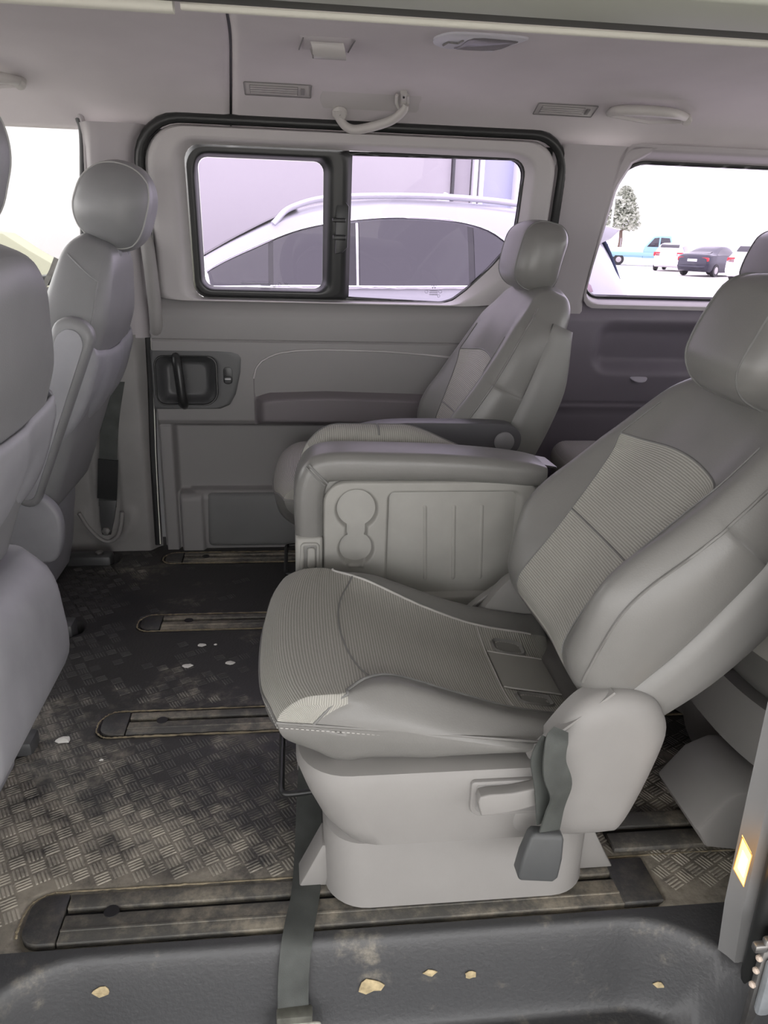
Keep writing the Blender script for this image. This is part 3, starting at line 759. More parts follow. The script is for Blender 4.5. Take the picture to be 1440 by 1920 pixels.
def seat_back(par, yc, th, pv=(.50, .34), hs=.315, lea=LEATHER, fab=FABRIC, shell=SHELL, rear_leather=False, detail=True, wide=1.0):
    a = math.radians(th); sd = Vector((math.sin(a), 0, math.cos(a))); td = Vector((-math.cos(a), 0, math.sin(a)))
    hy, ht = .236, .066
    B = Body((ht, hy, hs), .045, (5, 24, 34), k=5)
    k_ = hs / .315
    hw = cr([(-.02, .205), (.06, .222), (.15, .236), (.28, .238), (.38, .231), (.46, .216), (.53, .194), (.585, .168), (.63, .14)])
    iw = cr([(-.02, .140), (.10, .122), (.17, .122), (.26, .140), (.36, .165), (.40, .172), (.5, .15), (.63, .10)])
    tf = cr([(-.02, .095), (.06, .112), (.16, .125), (.27, .121), (.38, .113), (.5, .108), (.57, .10), (.63, .085)])
    bo = cr([(-.02, .0), (.05, .030), (.13, .056), (.19, .057), (.28, .040), (.38, .026), (.47, .014), (.56, 0), (.63, 0)])
    SE = .15
    def dfm(p, c):
        t, y, s = p; S = (s + hs) / k_ - .005
        w_ = clamp((t + ht) / (2 * ht)); h_ = hw(S) * wide; i_ = iw(S) * wide; ay = abs(y); sg = 1 if y > 0 else -1
        ay = ay * i_ / SE if ay < SE else i_ + (ay - SE) * (h_ - i_) / (hy - SE)
        S += -.030 * (ay / .17) ** 2 * math.exp(-((S - .395) / .05) ** 2)
        T = lerp(-.022, tf(S) + bo(S) * math.exp(-((ay - h_ + .035) / .055) ** 2) - .016 * (1 - smooth(ay, 0, .12)) * smooth(S, .3, .1), w_)
        Yv = sg * (ay * (1 - .05 * (1 - w_)) + .010 * math.sin(math.pi * w_) * smooth(ay, .6 * h_, h_))
        S -= .05 * (ay / .2) ** 2 * smooth(S, .47, .62)      # rounded shoulders
        return Vector((pv[0], yc + Yv, pv[1])) + sd * (S * k_) + td * T
    ft = ht - .013
    sT, sH = .395 * k_ - hs, .20 * k_ - hs
    def snap(axis, val):
        L = B.ax[axis]; i = min(range(len(L)), key=lambda k: abs(L[k] - val)); L[i] = val
    snap(1, SE); snap(1, -SE); snap(2, sT); snap(0, ft)
    def cls(c):
        if c.x < ft - 1e-4 and c.z < hs - 1e-4 or c.x < ft - 1e-4: return 'side_panel'
        if abs(c.y) > SE and c.z < .46 * k_ - hs: return 'bolster_near' if c.y < 0 else 'bolster_far'
        return 'fabric_insert' if c.z < sT else 'upper_panel'
    snap(2, .46 * k_ - hs)
    bk_ = link(bpy.data.objects.new('backrest', None), par)
    B.build(dfm, cls, {'side_panel': lea, 'bolster_near': lea, 'bolster_far': lea, 'fabric_insert': fab, 'upper_panel': lea}, bk_, {'bolster_near': 'bolster', 'bolster_far': 'bolster'}, uvf=lambda c, p: (c.z, c.y))
    for sg in (-1, 1):
        l_ = B.line([(ht, sg * SE, s) for s in rng(-hs + .02, .46 * k_ - hs, .01)], dfm)
        tube('insert_seam', [p + td * .0006 for p in l_], .0018, SEAMD, bk_, seg=5)
        l_ = B.line([(ft, sg * hy, s) for s in rng(-hs + .012, hs - .05, .01)], dfm)
        tube('piping', l_, .0026, lea, bk_, seg=6)
        if detail and sg < 0: stitch('stitching', [p - td * .009 + Vector((0, sg * .0016, 0)) for p in l_], bk_, m_=SEAMD)
    tube('insert_seam', B.line([(ht, lerp(-SE, SE, k/24), sT) for k in range(25)], dfm), .002, SEAMD, bk_, seg=5)
    tube('insert_seam', B.line([(ht, lerp(-SE, SE, k/24), sH) for k in range(25)], dfm), .002, SEAMD, bk_, seg=5)
    # moulded rear shell, proud of the back, with a wing along each side
    rings = []
    for S in rng(-.035, .53, .025):
        h_ = hw(S) * wide + .004 - .0 * S; dp = .045 * smooth(S, -.035, .03); tb = -.022 - .024 * smooth(-S, -.54, -.36) - .034 * math.sin(math.pi * clamp((S + .03) / .6)) ** .7
        row = []
        for v in (-1, -.995, -.985, -.97, -.94, -.9, -.8, -.6, -.3, 0, .3, .6, .8, .9, .94, .97, .985, .995, 1):
            row.append(Vector((pv[0], yc + v * h_ * .99, pv[1])) + sd * (S * k_) + td * (tb + ((.082 if S > .0 else .05) - tb - .05) * (abs(v) > .9) * (1 - math.sqrt(max(0, 1 - ((abs(v) - .9) / .1) ** 2)))))
        rings.append(row)
    o = loft('rear_shell', rings, shell, bk_, cap=False, closed=False)
    md = o.modifiers.new('thick', 'SOLIDIFY'); md.thickness = .006
    return dict(B=B, dfm=dfm, sd=sd, td=td, pv=pv, root=bk_, k=k_)

def headrest(par, yc, back, s0, t0, tilt, hh=(.062, .128, .092), lea=LEATHER, posts=True, cheek=.088, egg=0.0, post_in=.60, rf=.80):
    pv = Vector((back['pv'][0], yc, back['pv'][1])); c = pv + back['sd'] * s0 + back['td'] * t0
    a = math.radians(tilt); sd = Vector((math.sin(a), 0, math.cos(a))); td = Vector((-math.cos(a), 0, math.sin(a)))
    h = hh; r = min(h[0], h[2]) * rf
    B = Body(h, r, (4, 16, 6), k=6)
    for sg in (-1, 1):
        L = B.ax[1]; i = min(range(len(L)), key=lambda k: abs(L[k] - sg * cheek)); L[i] = sg * cheek
    def dfm(p, cc):
        t, y, s = p
        u = s / h[2]; v = y / h[1]
        t2 = t * (1 + .10 * u * 0 - egg * u * .5) + .010 * (1 - v * v) * (1 if t > 0 else .4) * (abs(t) / h[0]) - .008 * u * u
        y2 = y * (1 - .10 * max(0, u) ** 2 - .16 * max(0, -u) ** 2.2)
        s2 = s + .008 * (1 - v * v) * (1 if s > 0 else -1) * abs(u)
        return c + sd * s2 + td * t2 + Vector((0, y2, 0))
    hr = link(bpy.data.objects.new('headrest', None), par)
    B.build(dfm, lambda q: 'cheek_near' if q.y < -cheek else ('cheek_far' if q.y > cheek else 'cover'), {'cover': lea, 'cheek_near': lea, 'cheek_far': lea}, hr, {'cheek_near': 'cheek', 'cheek_far': 'cheek'})
    for sg in (-1, 1):
        loop = []
        for q in range(72):
            an = 2 * math.pi * q / 72; cx, sz = math.cos(an), math.sin(an); m_ = max(abs(cx), abs(sz)); loop.append((h[0] * cx / m_, sg * cheek, h[2] * sz / m_))
        l_ = B.line(loop, dfm); tube('seam', l_, .0024, SEAMF if lea is not LEATHER else SEAMD, hr, seg=6, closed=True)
        if posts:
            st_ = pv + back['sd'] * (post_in * back['k'] if False else post_in) + back['td'] * (t0 * .45) + Vector((0, sg * .05, 0))
            tube('post', [st_, c + Vector((0, sg * .05, 0)) - sd * h[2] * .5], .0065, CHROME, hr, seg=10)
            lathe('post_collar', [(.015, -.004), (.015, .006), (.011, .010), (0, .011)], st_ + back['sd'] * .004, back['sd'], BLACKPL if lea is LEATHER else PLASTICF, hr, seg=14)
    return hr

def domed(name, loop, yface, yback, rad, m_, par):     # side cover: outline in XZ with a rounded-over face
    P = [Vector((p[0], p[1])) for p in resample(loop, 90)]; n_ = len(P); c = sum(P, Vector((0, 0))) / n_; N_ = []
    for i in range(n_):
        t = P[(i + 2) % n_] - P[i - 2]; nv = Vector((t.y, -t.x)).normalized()
        if nv.dot(P[i] - c) < 0: nv = -nv
        N_.append(nv)
    sg = -1 if yface < yback else 1; rings = [[(p.x, yback, p.y) for p in P]]
    for k in range(8):
        a = math.pi / 2 * k / 7; ins_ = rad * (1 - math.cos(a)); yy = yface - sg * rad * .6 * (1 - math.sin(a))
        rings.append([(lerp(p.x, c.x, ins_ / .125), yy, lerp(p.y, c.y, ins_ / .125)) for p in P])
    return loft(name, rings, m_, par, sharp=70)
def rloft(name, secs, mat_, par, n=8, sharp=40):   # stacked rounded rectangles: (z, x0, x1, y0, y1, r)
    return loft(name, [[(x, y, z) for x, y in rrect(x0, x1, y0, y1, r, n)] for z, x0, x1, y0, y1, r in secs], mat_, par, sharp=sharp)

def second_row_seat(yc, th, label, hs_, ht_, tilt, armrest=False, detail=True):
    r = thing('van_seat', (.25, yc, 0), label, 'seat', 'individual seats of the second row')
    n0, f0 = yc - .232, yc + .232
    seat_cushion(r, yc, detail=detail)
    b = seat_back(r, yc, th, detail=detail)
    headrest(r, yc, b, hs_, ht_, tilt, hh=(.062, .135, .096) if not armrest else (.060, .125, .085))
    # moulded seat base
    rloft('base_skirt', [(.003, .048, .492, n0 + .012, f0 - .012, .07), (.008, .044, .496, n0 + .006, f0 - .006, .072), (.02, .046, .494, n0 + .008, f0 - .008, .07), (.115, .042, .494, n0 + .012, f0 - .012, .065), (.132, .046, .49, n0 + .016, f0 - .016, .063), (.138, .055, .482, n0 + .026, f0 - .026, .055), (.165, .06, .478, n0 + .03, f0 - .03, .05)], PLASTIC, r)
    rloft('seat_tub', [(.146, .085, .486, n0 + .012, f0 - .012, .06), (.147, .068, .495, n0 - .004, f0 + .004, .07), (.152, .060, .498, n0 - .010, f0 + .010, .075), (.18, .035, .508, n0 - .012, f0 + .012, .078), (.23, .012, .52, n0 - .014, f0 + .014, .08), (.27, -.002, .53, n0 - .014, f0 + .014, .08), (.284, .002, .53, n0 - .008, f0 + .008, .078), (.288, .014, .52, n0 + .006, f0 - .006, .07)], PLASTIC, r)
    for sg, y0, y1 in ((-1, n0 - .018, n0 + .022), (1, f0 - .022, f0 + .018)):
        ol = [(.318, .19), (.325, .158), (.36, .143), (.43, .141), (.50, .142), (.522, .152), (.548, .22), (.572, .315), (.570, .352), (.552, .385), (.525, .403), (.49, .410), (.455, .406), (.425, .388), (.39, .34), (.345, .26)]
        sv = [tuple(p)[:2] for p in spl([(*p, 0) for p in ol], 4, True)]
        c_ = domed('recliner_cover', sv, y0 if sg < 0 else y1, y1 + .01 if sg < 0 else y0 - .01, .045, PLASTIC, r)
    # recline lever in its recess, near side
    y = n0 - .016
    rec = prism('lever_recess', rrect(.262, .385, .206, .272, (.02, .012, .006, .006), 5), 'xz', y - .0045, y + .01, PLASTIC, r, bev=.004)
    prism('lever_shadow_gap', rrect(.270, .385, .213, .266, (.014, .008, .004, .004), 5), 'xz', y - .0052, y + .004, mat('recess_grey', (.20, .195, .19), .6), r, bev=.001)
    lv = [(.272, .262), (.274, .232), (.282, .226), (.33, .232), (.37, .244), (.392, .252), (.392, .284), (.36, .274), (.32, .266)]
    prism('recline_lever', [tuple(p)[:2] for p in spl([(*p, 0) for p in lv], 3, True)], 'xz', y - .026, y - .004, PLASTIC, r, bev=.006, seg=3)
    # feet that clip to the rails, front and back
    for x0, x1 in ((.0, .06), (.48, .555)):
        for yy in (yc - .17, yc + .13):
            sg = -1 if x0 < .2 else 1
            pr_ = [(x0, .003), (x1, .003), (x1, .09), (x0 + .04, .09)] if sg < 0 else [(x0, .003), (x1, .003), (x1 - .02, .04), (x1 - .045, .09), (x0, .09)]
            prism('rail_foot', pr_, 'xz', yy, yy + .055, PLASTIC, r, bev=.004)
    # slide release bar under the front edge
    bar = spl([(.10, yc - .005, .075), (.04, yc - .005, .065), (-.01, yc - .005, .06), (-.026, yc - .002, .06), (-.030, yc + .012, .06), (-.030, yc + .04, .06), (-.030, yc + .18, .06), (-.030, yc + .21, .06), (-.024, yc + .222, .06), (-.01, yc + .225, .06), (.10, yc + .225, .075)], 5)
    tube('release_bar', bar, .006, BLACKPL, r, seg=10)
    # belt guide loops beside the cushion
    for sg in (-1, 1):
        yy = yc + sg * .228
        ribbon('belt_guide', spl([(.475, yy, .41), (.43, yy + sg*.004, .375), (.38, yy + sg*.006, .335), (.35, yy + sg * .008, .305)], 4), (0, 1, 0), .018, .004, PLASTIC, r)
    if armrest:
        yn = n0 - .035
        ar = [(.17, .590), (.175, .578), (.30, .548), (.45, .520), (.52, .512), (.565, .525), (.580, .555), (.570, .585), (.53, .600), (.40, .603), (.25, .602)]
        ao = [tuple(p)[:2] for p in spl([(*p, 0) for p in ar], 5, True)]
        a_ = prism('armrest', ao, 'xz', yn - .03, yn + .025, mat('armrest_grey', (.085, .083, .09), .4, bump=(500, .15, .001)), r, bev=.014, seg=4, sharp=60)
        lathe('armrest_hub', [(.026, 0), (.026, .004), (.022, .007), (0, .008)], (.535, yn - .03, .555), (0, -1, 0), mat('hub_grey', (.20, .195, .205), .45), a_, seg=24)
    return r, b

seatC, bC = second_row_seat(1.182, 38, 'grey leather and ribbed fabric van seat in the foreground, reclined, facing the floor rails', .600, .150, 24)
# hanging belt buckle on the near side of the foreground seat
bu = thing('seat_belt_buckle', (.40, .905, .12), 'dark grey belt buckle hanging on twisted webbing beside the foreground seat', 'belt buckle')
ribbon('webbing', spl([at(1052, 1368, .918), at(1043, 1395, .905), at(1040, 1440, .897), at(1052, 1482, .892), at(1040, 1520, .892), at(1028, 1565, .893)], 6), [Vector((1, -.2 + .4 * k / 30, .1)).lerp(Vector((.75, .5, .3)), math.sin(math.pi * k / 30)) for k in range(31)], [.022 + .026 * math.sin(math.pi * min(.82, k / 30)) for k in range(31)], .0025, WEB, bu)
ribbon('webbing', spl([at(1030, 1385, .916), at(1012, 1420, .908), at(1018, 1470, .902), at(1022, 1540, .90)], 6), (1, .3, .1), .030, .0025, WEB, bu)
cb = at(1013, 1600, .892)
ax = (at(1026, 1553, .894) - at(1003, 1640, .890)); Lh = ax.length / 2; ax.normalize(); sx_ = ax.cross(Vector((0, 1, 0))).normalized()
def bring(k, wd, dp): 
    return [cb + ax * k + sx_ * px_ + Vector((0, py_, 0)) for px_, py_ in rrect(-wd, wd, -dp, dp, min(wd, dp) * .45, 4)]
loft('buckle_body', [bring(Lh, .020, .007), bring(Lh * .95, .024, .010), bring(Lh * .8, .027, .012), bring(.0, .032, .014), bring(-Lh * .75, .033, .014), bring(-Lh * .93, .029, .012), bring(-Lh, .022, .008)], mat('buckle_grey', (.062, .065, .067), .5, bump=(900, .2, .001)), bu)
settle(bu)

seatD, bD = second_row_seat(2.165, 22, 'grey van seat beside the far sliding door with raised headrest and lowered armrest', .672, .105, 12, armrest=True, detail=False)
settle(seatC); settle(seatD)

# folded centre jump seat: cup holder panel turned towards the door
js = thing('folded_centre_seat', (.25, 1.6, 0), 'folded centre seat with cup holder panel standing between the two second row seats', 'seat')
YN = 1.485
PLJ = mat('jump_seat_plastic', (.29, .285, .265), .5, bump=(900, .1, .001), var=.05, vscale=20)
cup = (.126, .512)
def panel_d(x, z):       # depth pressed into the panel
    d = 0.0
    c1 = math.hypot(x - cup[0], z - cup[1]) - .040
    c2 = max(abs(x - .126) - .019, z - .50, .40 - z)
    c3 = math.hypot(x - .126, z - .425) - .034
    key = min(c1, c2, c3)
    d += .030 * smooth(-key, -.006, .006)
    plate = math.hypot(x - cup[0] + .002, z - cup[1] - .003) - .034
    d -= .009 * smooth(-plate, -.002, .002)
    c4 = max(math.hypot(x - .126, z - .425) - .027, -c3 - .5); d -= .008 * smooth(-max(abs(x - .126) - .028 + abs(z - .425) * .3, abs(z - .43) - .045), -.002, .003)
    tray = sdbox(x, z, .192, .468, .312, .548, .014)
    d += .017 * smooth(-tray, -.004, .004)
    for rx in (.275, .337, .397):
        rr = sdbox(x + (z - .43) * .05, z, rx - .003, rx + .003, .345, .515, .003)
        d -= .005 * smooth(-rr, -.004, .002)
    return d
pl = rrect(.055, .52, .25, .575, (.005, .005, .03, .055), 8)
def pan2(x, z):
    e = sdbox(x, z, .055, .52, .2, .575, .05)
    return (x, YN - .003 + panel_d(x, z) + .012 * smooth(e, -.006, .0), z)
xs_ = rng(.056, .20, .0022) + rng(.20, .42, .0030)[1:] + rng(.42, .519, .005)[1:]
zs_ = rng(.25, .40, .004) + rng(.40, .5745, .0025)[1:]
V = []; F = []; keep = {}
for j, z in enumerate(zs_):
    for i, x in enumerate(xs_):
        # tuck the upper front corner into the rounded outline
        X, Z = x, z
        if x < .111 and z > .519:
            dx, dz = .111 - x, z - .519; L = math.hypot(dx, dz); mx_ = max(dx, dz)
            if L > 1e-9: X, Z = .111 - dx * mx_ / L, .519 + dz * mx_ / L
        V.append(pan2(X, Z))
n_ = len(xs_)
for j in range(len(zs_) - 1):
    for i in range(n_ - 1): k = j*n_ + i; F.append((k, k+1, k+n_+1, k+n_))
jb = mk('cup_holder_panel', V, F, PLJ, js)
# padded leather surround: sweeps up the front edge and along the top
sec = lambda c, nx, nz, w_, dp: [Vector((c[0] + nx * a, b, c[1] + nz * a)) for a, b in rrect(-w_, w_, YN - .012, YN + dp, min(w_ * .8, .022), 5)]
path = [((.030, .455), (-1, 0), .029), ((.028, .50), (-1, 0), .030), ((.030, .55), (-.98, .18), .031), ((.045, .590), (-.75, .65), .032), ((.075, .602), (-.2, .98), .031), ((.15, .603), (0, 1), .030), ((.30, .600), (0, 1), .029), ((.42, .592), (0.0, 1), .028), ((.485, .585), (.05, 1), .026), ((.52, .582), (.1, 1), .02)]
P2 = spl([(p[0][0], p[0][1], p[2]) for p in path], 6); N2 = spl([(p[1][0], p[1][1], 0) for p in path], 6)
loft('padded_surround', [sec((p.x, p.y), n2.x / math.hypot(n2.x, n2.y), n2.y / math.hypot(n2.x, n2.y), p.z, .11) for p, n2 in zip(P2, N2)], LEATHER, js, sharp=50)
tube('corner_seam', [(.028, YN - .0125, .612), (.045, YN - .013, .594), (.066, YN - .0115, .572)], .0022, SEAMD, js, seg=6)
tube('corner_seam', [(.022, YN - .0115, .607), (.040, YN - .013, .588), (.060, YN - .0115, .568)], .0018, SEAMD, js, seg=6)
rloft('folded_body', [(.10, .06, .50, YN + .02, YN + .16, .03), (.26, .02, .51, YN + .012, YN + .16, .03), (.55, .02, .51, YN + .012, YN + .16, .03), (.585, .05, .49, YN + .02, YN + .15, .03)], PLJ, js)
# front latch
lt = box('latch_housing', .000, .056, YN - .016, YN + .08, .365, .458, PLJ, js, bev=.008, seg=3)
tube('latch_frame', [(x, YN - .016, z) for x, z in rrect(.014, .046, .385, .443, .006, 4)], .004, PLJ, lt, seg=8, closed=True)
prism('latch_recess', rrect(.016, .044, .387, .441, .006, 4), 'xz', YN - .0172, YN - .012, mat('latch_dark', (.17, .168, .16), .5), lt, bev=.001)
prism('latch_tab', rrect(.024, .041, .391, .437, .006, 4), 'xz', YN - .023, YN - .016, PLJ, lt, bev=.005, seg=3)
# cushion folded against the far side of the panel
B = Body((.20, .055, .12), .05, (26, 4, 10), k=4)
def jd(p, c):
    x, y, z = p
    return Vector((.215 + x, YN + .185 + y * (1 + .0 * x), .525 + z - .055 * smooth(x, .02, .20) - .03 * smooth(-x, .12, .2)))
cj = link(bpy.data.objects.new('folded_cushion', None), js)
B.ax[1][min(range(len(B.ax[1])), key=lambda k: abs(B.ax[1][k] - .02))] = .02
B.build(jd, lambda c: 'fabric_cover' if c.y < .02 else 'leather_back', {'fabric_cover': FABRIC, 'leather_back': LEATHER}, cj, uvf=lambda c, p: (c.x, c.y + c.z))
tube('seam', B.line([(-.20, .02, z) for z in rng(-.05, .07, .01)] + [(-.20 + .05*(1 - math.cos(a)), .02, .07 + .05*math.sin(a)) for a in rng(0, 1.57, .2)] + [(x, .02, .12) for x in rng(-.15, .15, .015)] + [(.15 + .05*math.sin(a), .02, .07 + .05*math.cos(a)) for a in rng(0, 1.57, .2)], jd), .0022, SEAMD, cj, seg=6)
tube('seam', B.line([(-.03, y, .12) for y in rng(-.05, .02, .01)], jd), .002, SEAMD, cj, seg=6)
ribbon('pull_strap', [(.44, YN + .06, .612), (.50, YN + .07, .60), (.56, YN + .09, .585)], (0, 1, .1), .05, .004, LEATHER, js)
settle(js)

# ------------------------------------------------------------------ front seats
def front_seat(yc, label, armrest, dx=0.0, hr=(.822, .062), skirt=0):
    r = thing('cab_seat', (-.75, yc, 0), label, 'seat', 'front seats seen from behind')
    th = 20; pv = (-.665, .30)
    a = math.radians(th); sd = Vector((math.sin(a), 0, math.cos(a))); td = Vector((-math.cos(a), 0, math.sin(a)))
    hy, ht, hs = .225, .085, .37
    B = Body((ht, hy, hs), .055, (6, 18, 34), k=5)
    hw = cr([(-.02, .20), (.1, .225), (.25, .235), (.42, .232), (.55, .215), (.64, .19), (.70, .16), (.75, .12)])
    def dfm(p, c):
        t, y, s = p; S = s + hs; w_ = (t + ht) / (2 * ht); ay = abs(y) * hw(S) / hy; sg = 1 if y > 0 else -1
        T = lerp(-.02, .135 + .045 * math.exp(-((ay - .19) / .05) ** 2) * smooth(S, .6, .35), w_)
        T += -.02 * (1 - w_) * 0 + .03 * smooth(S, .55, .74) * (1 - w_)
        S -= .05 * (ay / .2) ** 2 * smooth(S, .5, .72)
        return Vector((pv[0], yc + sg * (ay + .012 * math.sin(math.pi * w_)), pv[1])) + sd * S + td * T
    bk_ = link(bpy.data.objects.new('backrest', None), r)
    ft = -ht + .03; sS = .70 - hs
    for ax_, val in ((0, ft), (2, .12)):
        L = B.ax[ax_]; i = min(range(len(L)), key=lambda k: abs(L[k] - val)); L[i] = val
    B.build(dfm, lambda c: 'rear_panel' if c.x < ft else 'side_panel', {'rear_panel': LEATHERF, 'side_panel': LEATHERF}, bk_)
    for sg in (-1, 1):
        l_ = B.line([(ft - .001, sg * hy, s) for s in rng(-.05, hs - .06, .012)], dfm); tube('seam', l_, .0026, LEATHERF, bk_, seg=6)
        stitch('stitching', [p + td * .008 + Vector((0, sg * .0012, 0)) for p in l_], bk_)
    l_ = [dfm(B.rnd((t, -hy, hs - .07 + .05 * (t + ht) / .17)), Vector((t, -hy, hs - .07 + .05 * (t + ht) / .17))) for t in rng(-ht + .03, ht - .02, .01)]
    tube('seam', l_, .0024, LEATHERF, bk_, seg=6)
    # hard back cover: wraps the lower two thirds, rolled edges
    def cover(S, v):
        h_ = hw(S) + .008 + .006 * smooth(S, .3, .1)
        top = .485 + .055 * (1 - v * v) * 0 + .04 * abs(v) ** 3
        return h_
    rings = []
    for i in range(31):
        row = []
        for q in range(29):
            v = -1 + 2 * q / 28
            S1 = .475 + .035 * abs(v) ** 2; S = lerp(-.05, S1, i / 30)
            h_ = hw(S) + .010
            w3_ = clamp((abs(v) - .80) / .20)
            yv = (1 if v > 0 else -1) * (min(abs(v), .80) / .80 * (h_ - .012) + .012 * math.sin(w3_ * math.pi / 2))
            T = -.032 - .008 * smooth(S, .47, .3) * (1 - w3_) + .075 * (1 - math.cos(w3_ * math.pi / 2)) + .012 * smooth(S, S1 - .03, S1)
            T += .15 * smooth(-S, -.44, .05) ** 1.3
            T += .012 * math.exp(-((abs(v) - .42) / .09) ** 2) * smooth(S, .44, .3) - .006 * (1 - smooth(abs(v), .2, .42))
            row.append(Vector((pv[0], yc + yv, pv[1])) + sd * S + td * T)
        rings.append(row)
    o = loft('back_cover', rings, PLASTICF, r, cap=False, closed=False, sharp=60)
    md = o.modifiers.new('thick', 'SOLIDIFY'); md.thickness = .006
    headrest(r, yc, dict(pv=pv, sd=sd, td=td, k=1), hr[0], hr[1], 20, hh=(.092, .122, .102), lea=LEATHERF, cheek=.072, egg=.12, post_in=.71, rf=.97)
    # seat cushion and lower skirt
    B2 = Body((.25, .235, .075), .05, (12, 10, 3), k=3)
    B2.build(lambda p, c: Vector((-.93 + p.x, yc + p.y, .37 + p.z + .05 * smooth(-p.x, -.1, .25))), lambda c: 'cushion', {'cushion': LEATHERF}, r)
    sk = [(.004, -.625), (.03, -.62), (.10, -.585), (.18, -.545), (.25, -.495), (.36, -.495), (.43, -.51), (.47, -.55)] if skirt else [(.03, -.72), (.05, -.715), (.12, -.70), (.20, -.69), (.26, -.68), (.30, -.68), (.35, -.69), (.38, -.70)]
    rloft('floor_skirt', [(z_, -1.15, x_, yc - .215 - .01 * smooth(z_, 0, .1), yc + .215 + .01 * smooth(z_, 0, .1), .05) for z_, x_ in [(z_, cr(sk)(z_)) for z_ in rng(sk[0][0], sk[-1][0], .018)]], PLASTICF, r, sharp=70)
    for sg in (-1, 1):
        ol = [(-.75, .24), (-.64, .21), (-.605, .26), (-.60, .33), (-.62, .375), (-.66, .40), (-.73, .39)]
        if sg < 0: prism('hinge_cover', [tuple(p)[:2] for p in spl([(*p, 0) for p in ol], 5, True)], 'xz', yc + sg * .235 - .02, yc + sg * .235 + .02, PLASTICF, r, bev=.01, seg=3)
        box('floor_foot', -.74, -.60, yc + sg * .235 - .03, yc + sg * .235 + .03, -.028, .03, DARKPL, r, bev=.01)
        lathe('foot_bolt', [(.013, 0), (.013, .008), (.006, .012), (0, .012)], (-.64, yc + sg * .235, .028), (0, 0, 1), STEEL, r, seg=10)
    if armrest:
        yn = yc - .255
        p0, p1 = Vector((-.515, 0, .80)), Vector((-.665, 0, .40)); d_ = (p1 - p0).normalized(); n3 = Vector((d_.z, 0, -d_.x))
        ol = []
        for k in range(13):
            an = math.pi * k / 12; q = p0 + n3 * .048 * math.cos(an) - d_ * .042 * math.sin(an); ol.append((q.x, q.z))
        for k in range(9):
            an = math.pi * k / 8; q = p1 - n3 * .030 * math.cos(an) + d_ * .026 * math.sin(an); ol.append((q.x, q.z))
        a_ = prism('folded_armrest', ol, 'xz', yn - .030, yn + .022, LEATHERF, r, bev=.016, seg=4, sharp=60)
        ctr = (p0 + p1) / 2
        il = [(lerp(x, ctr.x + (p0.x - p1.x) * .5 * (1 if z > ctr.z else -1) * .0, .0), z) for x, z in ol]
        inn = []
        for x, z in ol:
            q = Vector((x, 0, z)) - ctr; al = q.dot(d_); pe = q.dot(n3); q = ctr + d_ * al * .90 + n3 * pe * .66; inn.append((q.x, q.z))
        prism('armrest_side_panel', inn, 'xz', yn - .036, yn - .026, PLASTICF, a_, bev=.003)
    settle(r)
    r.location.x += dx; return r
front_seat(1.2, 'front seat cut off by the left edge of the photo', False, .05, (.82, .165), 1)
front_seat(2.18, 'front seat beside the belted door pillar with folded up armrest', True)

# ------------------------------------------------------------------ rear bench behind the second row
rb = thing('rear_bench', (1.05, 1.65, 0), 'grey rear bench seat behind the reclined foreground seat', 'bench seat')
B3 = Body((.26, .70, .085), .06, (14, 40, 3), k=4)
B3.ax[2][min(range(len(B3.ax[2])), key=lambda k: abs(B3.ax[2][k] - .02))] = .02
def rbd(p, c):
    x, y, z = p; seatw = .018 * math.cos((y + .70) / 1.4 * 2 * math.pi * 3)
    fr_ = 1 - smooth(x, -.26, .0)
    return Vector((1.045 + x + .05 * (abs(((y + .70) / .467) % 1 - .5) * 2) ** 2.5 * fr_ + .03 * (1 - (z + .085) / .17) * fr_, 1.67 + y, .355 + z - .04 * smooth(x, -.1, .26)))
B3.build(rbd, lambda c: 'fabric_top' if c.z >= .02 else 'leather_band', {'fabric_top': FABRIC, 'leather_band': LEATHER}, rb, uvf=lambda c, p: (c.x, c.y))
def scal(z, x0, dep, r0):
    pts = []
    for k in range(60):
        y = .975 + 1.39 * k / 59; f_ = abs(((y - .97) / .467) % 1 - .5) * 2; pts.append((x0 + dep * f_ ** 2.5, y, z))
    return pts + [(1.32, 2.365, z), (1.32, .975, z)]
loft('bench_shell', [scal(.005, .86, .05, 0), scal(.03, .845, .05, 0), scal(.16, .84, .05, 0), scal(.17, .80, .05, 0), scal(.22, .79, .05, 0), scal(.285, .80, .05, 0)], PLASTIC, rb, sharp=30)
for yy in (1.07, 1.53, 2.0):
    prism('floor_foot', [(.70, .075), (.725, .035), (.80, .02), (.87, .02), (.87, .15), (.79, .16), (.745, .14)], 'xz', yy - .06, yy + .10, PLASTIC, rb, bev=.008)
for i in range(3):
    yy = 1.67 + (i - 1) * .465
    Bk = Body((.055, .225, .26), .05, (4, 10, 12), k=3)
    Bk.build(lambda p, c: Vector((1.36 + p.z * .38 - p.x, yy + p.y, .60 + p.z)), lambda c: 'backrest', {'backrest': LEATHER}, rb)
    bk2 = dict(pv=(1.27, .37), sd=Vector((.355, 0, .935)), td=Vector((-.935, 0, .355)), k=1)
    headrest(rb, yy + (.02 if i == 2 else 0), bk2, .63, .12, 20, hh=(.055, .13, .085), post_in=.5)
settle(rb)
